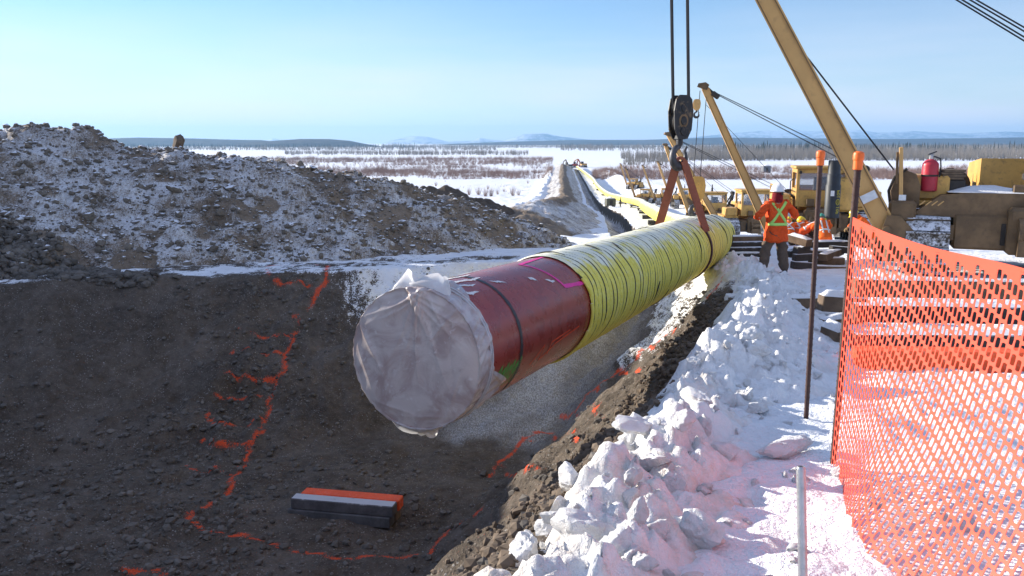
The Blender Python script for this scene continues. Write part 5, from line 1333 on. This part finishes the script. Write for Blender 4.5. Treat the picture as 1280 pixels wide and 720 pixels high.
def worker(loc, face, label, H=1.78, lean=0.0, pose='stand', jacket='vest', legs='trousers', hatm='hat_yellow', arms=None, stance=.12, strap_m=None, xback=True, crouch=0.0, hands=True, twist=0.0, cat='person'):
    k = H/1.78; th = math.atan2(face[1], face[0])-math.pi/2          # local +y is where the person faces
    r = empty('person', loc, th, label=label, cat=cat)
    hipz = (.93-crouch*.55)*k
    ln = lean; fy = lambda z: math.sin(ln)*(z); hip = Vector((0, -crouch*.12*k, hipz))
    def up(h, x=0, y=0): return hip+Vector((x*k, (math.sin(ln)*h+math.cos(ln)*y)*k, (math.cos(ln)*h-math.sin(ln)*y)*k))
    ch = up(.34); nk = up(.53); hd = up(.655, 0, .03); sh = .20
    kneeL = Vector((-stance*k, .05*k+crouch*.42*k, .49*k-crouch*.05*k)); kneeR = Vector((stance*k, .03*k+crouch*.40*k, .49*k-crouch*.05*k))
    if crouch > .6: kneeR = Vector((stance*k, .22*k, .10*k)); 
    aL = Vector((-stance*1.45*k, -.02*k-crouch*.02*k, .085*k)); aR = Vector((stance*1.25*k, -.02*k-crouch*.02*k, .085*k))
    if crouch > .6: aR = Vector((stance*1.1*k, -.22*k, .08*k))
    arms = arms or (((-.30,.06,-.14),(-.26,.26,-.30)), ((.30,.06,-.14),(.26,.26,-.30)))   # elbow, wrist relative to the shoulder line
    def sp(s, v): return up(.47, s*sh)+Vector(((v[0]-s*.19)*k, v[1]*k, v[2]*k))
    eL, wL = sp(-1, arms[0][0]), sp(-1, arms[0][1]); eR, wR = sp(1, arms[1][0]), sp(1, arms[1][1])
    SL, SR = up(.46, -sh), up(.46, sh)
    t = lambda v, a, b=None: (*v, a*k, (b or a)*k)
    # body: one continuous figure in skin tone
    J = [t(hip,.13,.10), t(up(.2),.12,.09), t(ch,.145,.10), t(nk,.055), t(up(.60,0,.02),.075,.085), t(hd,.078,.095), t(up(.76,0,.025),.06,.075),
         t(SL,.055), t(eL,.042), t(wL,.028), t(SR,.055), t(eR,.042), t(wR,.028),
         t(hip+Vector((-.09*k,0,-.06*k)),.085), t(kneeL,.056), t(aL,.040), t(hip+Vector((.09*k,0,-.06*k)),.085), t(kneeR,.056), t(aR,.040)]
    E = [(0,1),(1,2),(2,3),(3,4),(4,5),(5,6),(2,7),(7,8),(8,9),(2,10),(10,11),(11,12),(0,13),(13,14),(14,15),(0,16),(16,17),(17,18)]
    body = skin_body('body', J, E, M['skin'], r)
    f = MB()      # nose and ears
    hc = up(.64, 0, .03); fd = Vector((0,1,0))
    f.lathe([(.0,.030*k),(.010*k,.02*k),(.015*k,0)], hc+fd*.085*k, (0,1,-.25), 8)
    for s in (-1, 1): f.lathe([(.030*k,-.008*k),(.026*k,.010*k),(0,.012*k)], hc+Vector((s*.076*k, -.005*k, 0)), (s,0,0), 10)
    f.build('face', M['skin'], r, True)
    # jacket with sleeves
    cs = [t(up(-.28),.265,.200), t(up(-.20),.255,.190), t(up(.04),.220,.160), t(ch,.215,.155), t(up(.51),.100,.09), t(up(.46,-sh*.9),.095), t((SL+eL)/2,.090), t(eL,.084), t((eL+wL)/2,.074), t(wL,.062),
          t(up(.46,sh*.9),.095), t((SR+eR)/2,.090), t(eR,.084), t((eR+wR)/2,.074), t(wR,.062)]
    jk = skin_body('jacket', cs, [(0,1),(1,2),(2,3),(3,4),(3,5),(5,6),(6,7),(7,8),(8,9),(3,10),(10,11),(11,12),(12,13),(13,14)], M[jacket], r)
    Pn = np.array([v.co[:] for v in jk.data.vertices]); dsp = (fbm(Pn[:,0]*9, Pn[:,1]*9, Pn[:,2]*14, 3, 17)*.030-np.abs(fbm(Pn[:,0]*6, Pn[:,1]*6, Pn[:,2]*11, 3, 27))*.035)*k; Nn = np.array([v.normal[:] for v in jk.data.vertices])
    jk.data.vertices.foreach_set('co', (Pn+Nn*dsp[:,None]).astype(np.float32).ravel()); jk.data.update()
    tr = [t(hip+Vector((0,0,-.02*k)),.145,.120), t(hip+Vector((-.10*k,0,-.14*k)),.110), t(hip.lerp(kneeL,.55)+Vector((-.03*k,0,0)),.122), t(kneeL,.112), t(kneeL.lerp(aL,.55),.104), t(aL+Vector((0,0,.0)),.108),
          t(hip+Vector((.10*k,0,-.14*k)),.110), t(hip.lerp(kneeR,.55)+Vector((.03*k,0,0)),.122), t(kneeR,.112), t(kneeR.lerp(aR,.55),.104), t(aR,.108)]
    tj = skin_body('trousers', tr, [(0,1),(1,2),(2,3),(3,4),(4,5),(0,6),(6,7),(7,8),(8,9),(9,10)], M[legs], r)
    Pn = np.array([v.co[:] for v in tj.data.vertices]); dsp = (fbm(Pn[:,0]*8, Pn[:,1]*8, Pn[:,2]*13, 3, 19)*.028-np.abs(fbm(Pn[:,0]*5, Pn[:,1]*5, Pn[:,2]*12, 3, 29))*.035)*k; Nn = np.array([v.normal[:] for v in tj.data.vertices])
    tj.data.vertices.foreach_set('co', (Pn+Nn*dsp[:,None]).astype(np.float32).ravel()); tj.data.update()
    for a in (aL, aR):
        skin_body('boot', [t(a+Vector((0,-.05*k,-.035*k)),.050), t(a+Vector((0,.06*k,-.035*k)),.052), t(a+Vector((0,.16*k,-.045*k)),.042), t(a+Vector((0,-.02*k,.06*k)),.055)], [(0,1),(1,2),(0,3)], M['boot'], r, 1)
    if hands:
        for w, e, s in ((wL, eL, -1), (wR, eR, 1)): hand(r, w, (w-e), (s,0,0), 1.15*k, M['glove'])
    hat(r, up(.712, 0, .03), k*1.0, M[hatm], (0, 1), tilt=lean*.8)
    sc = MB(); sc.lathe([(.10*k,-.06*k),(.105*k,-.02*k),(.100*k,.05*k),(.098*k,.10*k),(.085*k,.125*k)] if jacket == 'jacket' else [(.085*k,-.05*k),(.10*k,-.02*k),(.095*k,.03*k),(.075*k,.055*k)], up(.545, 0, .01), (0, math.sin(ln), math.cos(ln)), 16); sc.build('collar', M['scarf'] if jacket == 'jacket' else M[jacket], r, True)
    # reflective braces on the back
    sm = M[strap_m] if strap_m else M['lime']
    fwd = Vector((0, math.cos(ln), -math.sin(ln)))
    if xback:
        for s in (-1, 1):
            pts = [up(.50-.40*q, s*(.135-.29*q)) for q in np.linspace(-.02, 1, 16)]
            ribbon_on(r, jk, 'reflective_brace', pts, fwd, .052*k, sm, .006+.003*s)
    else:
        for s in (-1, 1): ribbon_on(r, jk, 'reflective_brace', [up(.50-.55*q, s*.09) for q in np.linspace(0, 1, 14)], fwd, .05*k, sm)
    ribbon_on(r, jk, 'reflective_belt', [up(.085, x) for x in np.linspace(-.235, .235, 20)], fwd, .055*k, sm, .011)
    return r
mp_ = AZ(967, 341, 0.02); mz = gz(mp_.x, mp_.y)
man = worker((mp_.x, mp_.y, mz-.03), (-.12, 1), 'man standing with his back to us in orange jacket, lime braces and white hard hat', 1.90, .0, jacket='jacket', hatm='hat_white', stance=.165,
   arms=(((-.36,-.03,-.25),(-.27,.24,-.27)), ((.36,.0,-.22),(.46,.22,-.27))))
lg = MB(); lg.lathe([(.026,-.004),(.026,.004),(0,.005)], Vector((.045,-.112,1.69)), (.3,-1,.25), 14); lg.build('hat_badge', M['cat_dark'], man, True)
def wk(px, py, Y, *a, **k):
    p = AY(px, py, Y); return worker((p.x, p.y, gz(p.x, p.y)-.02), *a, **k)
wk(996, 300, 28.6, (.6, .8), 'bending worker in orange with yellow hard hat, left one of the crew behind the skids', 1.75, 1.0, crouch=.85, strap_m='silver')
wk(1008, 300, 28.2, (.8, -.2), 'crouching worker with dark collar and yellow hard hat, middle of the crew', 1.72, .95, crouch=.85, jacket='jacket', strap_m='silver')
wk(986, 300, 28.4, (.2, .9), 'worker in orange half hidden behind the standing man', 1.70, .9, crouch=.85, strap_m='silver')
wk(1029, 305, 27.6, (.05, 1), 'worker seen from behind with green hard hat and orange vest, right of the crew', 1.72, .70, crouch=.92, hatm='hat_green', strap_m='silver', xback=False)
wk(1018, 300, 28.8, (-.8, .3), 'worker in orange half hidden behind the clear standing stake', 1.72, .95, crouch=.8, strap_m='silver')
wk(1107, 300, 19.3, (-.7, .5), 'worker with yellow hard hat just behind the foot of the near boom', 1.74, .45, crouch=.62, strap_m='silver', jacket='trousers')
wk(1082, 300, 25.0, (-.9, .1), 'worker in orange partly hidden behind the orange capped fence stake', 1.76, .7, crouch=.7, strap_m='silver')
dp = m2.location+Matrix.Rotation(-.2, 3, 'Z') @ Vector((0, -.85, 1.22))
worker(dp, (-.5, -.8), 'driver with white hard hat sitting in the cab of the second pipelayer', 1.72, .05, crouch=.85, hatm='hat_white', strap_m='silver')
# ================================================================== vegetation
def veg_mat(name, c0, c1):
    m = NT(name); co = m.co(); n = m.noise(.08, 3, .6, co); n2 = m.noise(1.5, 3, .6, co)
    return m.done(m.mix(m.step(m.math('ADD', m.math('MULTIPLY', n, .6), m.math('MULTIPLY', n2, .4)), .35, .65), c0, c1), .9, 0, None, .1)
M['willow'] = veg_mat('red_brown_twigs', (.20,.125,.10), (.31,.21,.17))
M['aspen'] = veg_mat('bare_grey_trees', (.17,.145,.12), (.27,.24,.205))
M['bark'] = veg_mat('grey_bark', (.13,.11,.09), (.20,.17,.145))
M['conifer'] = veg_mat('dark_conifer', (.018,.026,.020), (.032,.042,.032))
rv = np.random.default_rng(77)
def twigs(bases, n, h, spread, thick, name, mat, parent=None, label=None, kind='stuff'):
    """each plant a spray of n thin three sided stems"""
    B = np.repeat(np.asarray(bases)[:, :3], n, 0); H = np.repeat(np.asarray(bases)[:, 3] if np.shape(bases)[1] > 3 else np.full(len(bases), h), n)
    m = len(B); a = rv.uniform(0, 6.28, m); sp = rv.uniform(0, 1, m)**.6*spread*H; ln = H*rv.uniform(.55, 1, m)
    foot = B+np.stack([np.cos(a)*sp*.25, np.sin(a)*sp*.25, np.zeros(m)-.05], -1)
    top = B+np.stack([np.cos(a)*sp, np.sin(a)*sp, ln], -1)
    mid = (foot+top)/2+rv.normal(0, .03, (m, 3))*H[:, None]
    V = np.zeros((m, 7, 3)); th = thick*H*rv.uniform(.6, 1.3, m)
    for k in range(3):
        o = np.stack([np.cos(a+k*2.094)*th, np.sin(a+k*2.094)*th, np.zeros(m)], -1); V[:, k] = foot+o; V[:, 3+k] = mid+o*.7
    V[:, 6] = top
    Q = []
    for k in range(3):
        k2 = (k+1) % 3; Q += [(k, k2, 3+k2), (k, 3+k2, 3+k), (3+k, 3+k2, 6)]
    F = (np.array(Q)[None]+(np.arange(m)*7)[:, None, None]).reshape(-1, 3)
    o = mesh_np(name, V.reshape(-1, 3), F, mat, parent, False)
    if label: tag(o, label, kind=kind)
    return o
def strip_pts(px0, px1, Y0, Y1, n, h0, h1, gap=.0, s=0):
    Yv = rv.uniform(Y0, Y1, n*3); U = rv.uniform(px0, px1, n*3); xv = (U-640)/FPX*Yv
    keep = vnoise(xv/60, Yv/30, 0, 500+s)+.9*vnoise(xv/13, Yv/13, 0, 501+s)+.35*rv.normal(0, 1, n*3) > gap+.12
    xv, Yv = xv[keep][:n], Yv[keep][:n]
    return np.stack([xv, Yv, ground_z(xv, Yv)-.1, np.clip(h0+(h1-h0)*(.45+.5*vnoise(xv/9, Yv/9, 0, 507+s)+.28*rv.normal(0, 1, len(xv))), h0*.5, h1*1.25)], -1)
A1 = np.concatenate([strip_pts(200, 690, 350, 430, 3000, 1.0, 3.2, -.2, 1), strip_pts(400, 690, 420, 520, 1400, 1.2, 3.2, 0, 2), strip_pts(120, 690, 550, 800, 5600, 1.6, 4.2, -.2, 3), strip_pts(320, 680, 225, 330, 90, .5, 1.2, .25, 4)])
twigs(A1, 20, 2, .5, .0065, 'willow_scrub', M['willow'], label='reddish brown bare willow scrub in rows across the left snowfield')
A2 = np.concatenate([strip_pts(740, 1320, 345, 440, 4600, 1.6, 4.2, -.35, 5), strip_pts(770, 1320, 440, 520, 700, 2, 4, .0, 6)])
twigs(A2, 20, 2, .5, .007, 'willow_scrub', M['willow'], label='band of reddish brown scrub across the right snowfield')
A3 = np.concatenate([strip_pts(360, 660, 1000, 1250, 1300, 5, 8, -.1, 7), strip_pts(0, 620, 1600, 2100, 2200, 7, 12, -.3, 8), strip_pts(480, 800, 2300, 3000, 1500, 9, 14, -.4, 9)])
twigs(A3, 9, 6, .20, .009, 'far_bare_trees', M['aspen'], label='far grey belts of bare trees across the valley floor')
A4 = np.concatenate([strip_pts(775, 1330, 700, 900, 2600, 7, 12, -.25, 10), strip_pts(860, 1330, 900, 1500, 2600, 9, 15, -.5, 11), strip_pts(700, 1330, 1500, 2600, 2400, 10, 16, -.5, 12), strip_pts(778, 850, 560, 700, 260, 4, 8, -.1, 13)])
twigs(A4, 10, 10, .20, .008, 'bare_forest', M['aspen'], label='grey brown leafless forest beyond the right snowfield')
def conifers(P, name, label):
    V = []; F = []; n = 6
    for (x, y, z, h) in P:
        b = len(V); lv = 4
        for i in range(lv):
            z0 = z+h*(.06+.88*i/lv); r = h*.15*(1-i/lv)+.1
            a0 = rv.uniform(0, 6)
            for k in range(n): V.append((x+math.cos(a0+k*1.047)*r*rv.uniform(.7, 1.2), y+math.sin(a0+k*1.047)*r*rv.uniform(.7, 1.2), z0-h*.02))
            V.append((x, y, z0+h*.34)); q = b+i*(n+1)
            for k in range(n): F.append((q+k, q+(k+1) % n, q+n))
    return tag(mesh_np(name, V, np.array(F), M['conifer'], None, False), label, kind='stuff')
C_ = np.concatenate([strip_pts(900, 1330, 1150, 1300, 420, 9, 16, .0, 14), strip_pts(700, 1330, 2300, 3000, 900, 7, 13, -.1, 15), strip_pts(0, 520, 2300, 3000, 800, 7, 13, -.1, 16)])
conifers(C_, 'conifer_forest', 'dark conifer belt in the far forest')
# shrubs that stand alone on the left snowfield
shr = None
for i, (px, py, hp) in enumerate(((586,247,12),(598,246,14),(607,248,15),(614,248,14),(622,246,9),(641,248,15),(648,247,10),(572,242,8),(630,240,6),(660,228,6),(560,236,8),(610,236,7),(545,232,7),(668,216,8))):
    Yv = (CAMH+12.4)/(py-178)*FPX; p = AY(px, py, Yv); z = gz(p.x, p.y); h = hp/FPX*Yv
    r = empty('bare_shrub', (p.x, p.y, z), label='leafless reddish brown shrub standing alone on the left snowfield', cat='shrub', group='single shrubs on the left snowfield')
    twigs(np.array([[0, 0, -.05, h]]), 60, h, .45, .007, 'twigs', M['willow'], r, None)

# ================================================================== far equipment and sheds
def excavator(px, py, Y, mat, label, rz):
    p = AY(px, py, Y); r = empty('excavator', (p.x, p.y, gz(p.x, p.y)), rz, label=label, cat='excavator')
    for s in (-1, 1): track_parts(r, s*1.3-.35, s*1.3+.35, 4.2, 1.1, n=18)
    MB().box((0,-.3,1.75), (2.8,3.6,1.2), None, 0, .15).build('body', mat, r)
    MB().box((-.85,1.0,2.75), (1.0,1.5,1.5), None, 0, .1).build('cab', M['cat_dark'], r)
    b = MB(); b.beam((.4,1.2,2.0), (.4,3.6,5.0), .45, .6); b.beam((.4,3.5,5.05), (.4,6.0,3.6), .4, .5); b.build('boom', mat, r); b = MB(); b.beam((.4,6.0,3.8), (.4,5.6,1.5), .3, .4); b.box((.4,5.4,1.1), (1.2,.9,.8), None, 0, .15); b.build('bucket_arm', mat, r)
    return r
M['mred'] = worn('red_machine_paint', (.35,.05,.03), .7)
excavator(711, 205, 505, M['cat_dark'], 'dark excavator digging at the far end of the trench', .6)
excavator(719, 204, 512, M['mred'], 'red machine at the far end of the trench', -.5)
excavator(729, 205, 520, M['cat'], 'yellow excavator right of the red machine at the far end', 1.9)
def shed(px, py, Y, sz, mat, label, name='shed', cat='shed', rz=.2):
    p = AY(px, py, Y); r = empty(name, (p.x, p.y, gz(p.x, p.y)), rz, label=label, cat=cat)
    MB().box((0,0,sz[2]/2+.3), sz, None, 0, .05).build('wall', mat, r)
    MB().prism([(-sz[0]*.54,0),(sz[0]*.54,0),(0,sz[2]*.22)], (0,0,sz[2]+.3), (1,0,0), (0,0,1), sz[1]*1.08).build('roof', M['snowplain'], r)
    sk = MB(); 
    for s in (-1, 1): sk.box((s*sz[0]*.35,0,.15), (.2,sz[1]*1.05,.3))
    sk.build('skid', M['wood_dark'], r); MB().box((0,-sz[1]/2-.02,sz[2]*.42+.3), (sz[0]*.3,.05,sz[2]*.7)).build('door', M['cat_dark'], r); return r
M['shedgrey'] = worn('grey_shed_cladding', (.14,.145,.16), .8)
M['shedgreen'] = worn('olive_cladding', (.10,.10,.07), .8)
shed(763, 243, 150, (1.7,1.4,1.3), M['shedgreen'], 'small olive equipment cabin right of the far yellow pipe', 'cabin', 'cabin')
shed(957, 214, 420, (4,3,3.2), M['shedgrey'], 'small grey shed far out on the right snowfield')
shed(857, 209, 470, (5,3,3), M['shedgrey'], 'dark grey shed beside the scrub far behind the hook', rz=-.3)
p = AY(776, 245, 150); worker((p.x, p.y, gz(p.x, p.y)), (-1, .2), 'tiny dark clothed person far off beside the pipe', 1.8, 0, jacket='trousers', hatm='hat_yellow', hands=False)

# ================================================================== hills
def hill_mat(name, c0, c1, s):
    m = NT(name); co = m.co(); n = m.noise(s, 6, .65, co); n2 = m.noise(s*9, 4, .6, co)
    col = m.mix(m.step(m.math('ADD', m.math('MULTIPLY', n, .6), m.math('MULTIPLY', n2, .4)), .4, .6), c0, c1)
    return m.done(col, .95, 0, None, .05)
M['hillwood'] = hill_mat('wooded_hill', (.030,.032,.032), (.075,.07,.066), .003)
M['mount'] = hill_mat('snowy_mountain', (.07,.08,.09), (.62,.64,.68), .0012)
def ridge(pts, Y0, dep, mat, label, s, rough=.12):
    """wooded ridge: crest given as (bearing px, height px) at distance Y0"""
    pts = sorted(pts); n = 260; px = np.linspace(pts[0][0], pts[-1][0], n); py = np.interp(px, [p[0] for p in pts], [p[1] for p in pts])
    x = (px-640)/FPX*Y0; top = CAMH+(178-py)/FPX*Y0; m = 15; V = np.zeros((m, n, 3))
    g = -12.5
    for i in range(m):
        q = i/(m-1)*2-1; y = Y0+q*dep; f = math.cos(q*math.pi/2)**1.1
        wob = fbm(x/(dep*.6), np.full(n, y)/(dep*.6), 0, 4, s)*rough
        V[i] = np.stack([x*(y/Y0), np.full(n, y), np.maximum(g-30, g-6+(top-g+6)*np.clip(f*(1+wob*(1-f*.8)), 0, 1.2))], -1)
    o = mesh_np('hills', V.reshape(-1, 3), grid_faces(m, n), mat); return tag(o, label, kind='structure')
ridge([(-150,176),(60,177),(150,173),(180,172),(240,173),(310,175),(330,175),(360,178),(440,181),(470,184)], 3600, 420, M['hillwood'], 'low wooded blue hill behind the dirt heap', 601)
ridge([(300,179),(380,174),(415,174),(440,176),(455,179),(480,183)], 3000, 260, M['hillwood'], 'second low wooded hill right of the first', 602)
ridge([(470,184),(560,180),(640,177),(720,175),(800,175),(860,173),(900,172),(1000,173),(1100,174),(1200,173),(1330,171)], 5200, 900, M['hillwood'], 'long blue wooded plateau along the right horizon', 603, .05)
ridge([(640,186),(720,184),(860,182),(1000,182),(1150,181),(1330,180)], 3300, 500, M['hillwood'], 'nearer forested rise below the plateau', 607, .08)
ridge([(480,181),(495,174),(520,170),(535,171),(560,177),(590,176),(600,172),(610,174),(630,176),(655,168),(680,167),(700,171),(740,175)], 10500, 700, M['mount'], 'faint pale mountains on the horizon in the middle', 604, .1)
ridge([(330,178),(345,173),(362,176),(375,174),(400,178)], 11500, 600, M['mount'], 'faint snowy mountains above the left hill', 606, .1)
ridge([(820,178),(860,172),(900,168),(945,164),(985,163),(1010,165),(1040,164),(1065,163),(1090,166),(1130,164),(1180,167),(1250,165),(1340,168)], 12500, 900, M['mount'], 'pale blue mountain range along the right horizon', 605, .1)

# ================================================================== air
hz = MB(); hz.box((0, 7000, 115), (36000, 15600, 290)); hzo = hz.build('haze', [])
hm = bpy.data.materials.new('haze_air'); hm.use_nodes = True; hn = hm.node_tree; hn.nodes.clear(); ho2 = hn.nodes.new('ShaderNodeOutputMaterial'); pv_ = hn.nodes.new('ShaderNodeVolumePrincipled')
pv_.inputs['Color'].default_value = (.36,.64,1.0,1); pv_.inputs['Density'].default_value = 1.05e-4; pv_.inputs['Anisotropy'].default_value = .2
hn.links.new(pv_.outputs[0], ho2.inputs['Volume']); hzo.data.materials.append(hm); tag(hzo, 'thin blue winter air over the valley', kind='stuff')
# ================================================================== light, sky, air
SUN = Vector((-.88, .47, 0)).normalized(); EL = R(16)
sunv = Vector((SUN.x*math.cos(EL), SUN.y*math.cos(EL), math.sin(EL)))
sl = bpy.data.lights.new('sun', 'SUN'); sl.energy = 4.3; sl.angle = R(.55); sl.color = (1, .93, .82)
so = bpy.data.objects.new('sun', sl); COL.objects.link(so); so.rotation_euler = sunv.to_track_quat('Z', 'Y').to_euler()
so.location = (-30, 10, 30)
w = bpy.data.worlds.new('World'); scene.world = w; w.use_nodes = True; nt = w.node_tree; nt.nodes.clear()
wo = nt.nodes.new('ShaderNodeOutputWorld'); bg = nt.nodes.new('ShaderNodeBackground'); sky = nt.nodes.new('ShaderNodeTexSky')
sky.sky_type = 'NISHITA'; sky.sun_disc = False; sky.sun_elevation = EL; sky.sun_rotation = math.atan2(SUN.x, SUN.y)
sky.altitude = 600; sky.air_density = 1.0; sky.dust_density = 0.0; sky.ozone_density = 2.0
bg.inputs['Strength'].default_value = .070
# thin veil of high cloud towards the horizon
tc = nt.nodes.new('ShaderNodeTexCoord'); sep = nt.nodes.new('ShaderNodeSeparateXYZ'); nt.links.new(tc.outputs['Generated'], sep.inputs[0])
mp = nt.nodes.new('ShaderNodeMapping'); mp.inputs['Scale'].default_value = (1.2, 1.2, 9.0); nt.links.new(tc.outputs['Generated'], mp.inputs[0])
nz = nt.nodes.new('ShaderNodeTexNoise'); nz.inputs['Scale'].default_value = 2.3; nz.inputs['Detail'].default_value = 5; nt.links.new(mp.outputs[0], nz.inputs['Vector'])
mr = nt.nodes.new('ShaderNodeMapRange'); mr.interpolation_type = 'SMOOTHSTEP'; mr.inputs[1].default_value = .20; mr.inputs[2].default_value = .0; nt.links.new(sep.outputs[2], mr.inputs[0])
mr2 = nt.nodes.new('ShaderNodeMapRange'); mr2.inputs[1].default_value = .32; mr2.inputs[2].default_value = .68; nt.links.new(nz.outputs[0], mr2.inputs[0])
mul = nt.nodes.new('ShaderNodeMath'); mul.operation = 'MULTIPLY_ADD'; nt.links.new(mr2.outputs[0], mul.inputs[0]); mul.inputs[1].default_value = .55; mul.inputs[2].default_value = .28
mul2 = nt.nodes.new('ShaderNodeMath'); mul2.operation = 'MULTIPLY'; nt.links.new(mul.outputs[0], mul2.inputs[0]); nt.links.new(mr.outputs[0], mul2.inputs[1])
mx = nt.nodes.new('ShaderNodeMix'); mx.data_type = 'RGBA'; # unseen bright cloud overhead and behind the viewer, added to fill shaded faces
def _mr(a, b, src, out=1.0):
    q = nt.nodes.new('ShaderNodeMapRange'); q.interpolation_type = 'SMOOTHSTEP'; q.inputs[1].default_value = a; q.inputs[2].default_value = b; q.inputs[4].default_value = out; nt.links.new(src, q.inputs[0]); return q.outputs[0]
def _mm(op, a, b):
    q = nt.nodes.new('ShaderNodeMath'); q.operation = op; nt.links.new(a, q.inputs[0]); nt.links.new(b, q.inputs[1]); return q.outputs[0]
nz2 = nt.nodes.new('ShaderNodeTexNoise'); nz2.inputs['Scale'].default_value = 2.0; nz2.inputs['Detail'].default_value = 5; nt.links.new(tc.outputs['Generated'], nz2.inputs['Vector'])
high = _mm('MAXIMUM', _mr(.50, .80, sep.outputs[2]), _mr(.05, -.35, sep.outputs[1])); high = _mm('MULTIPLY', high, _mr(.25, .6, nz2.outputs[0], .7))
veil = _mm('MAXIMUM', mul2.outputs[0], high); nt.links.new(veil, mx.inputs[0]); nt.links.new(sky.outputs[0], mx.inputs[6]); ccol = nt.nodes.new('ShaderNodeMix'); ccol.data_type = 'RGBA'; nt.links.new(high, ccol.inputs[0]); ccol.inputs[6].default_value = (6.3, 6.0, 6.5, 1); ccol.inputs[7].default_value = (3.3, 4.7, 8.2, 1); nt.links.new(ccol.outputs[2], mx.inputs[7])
tint = nt.nodes.new('ShaderNodeMix'); tint.data_type = 'RGBA'; tint.blend_type = 'MULTIPLY'; tint.inputs[0].default_value = 1.0; tint.inputs[7].default_value = (.72, .88, 1.08, 1)
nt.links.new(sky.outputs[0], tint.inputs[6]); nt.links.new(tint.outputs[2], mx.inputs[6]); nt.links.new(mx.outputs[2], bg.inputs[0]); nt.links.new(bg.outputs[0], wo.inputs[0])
scene.view_settings.view_transform = 'Standard'; scene.view_settings.look = 'None'; scene.view_settings.exposure = 1.28; scene.view_settings.gamma = 1
scene.view_settings.use_curve_mapping = False
cy = scene.cycles
try:
    cy.use_denoising = True; cy.denoiser = 'OPENIMAGEDENOISE'
except Exception: pass
cy.max_bounces = 8; cy.diffuse_bounces = 3; cy.volume_bounces = 0; cy.caustics_reflective = False; cy.caustics_refractive = False
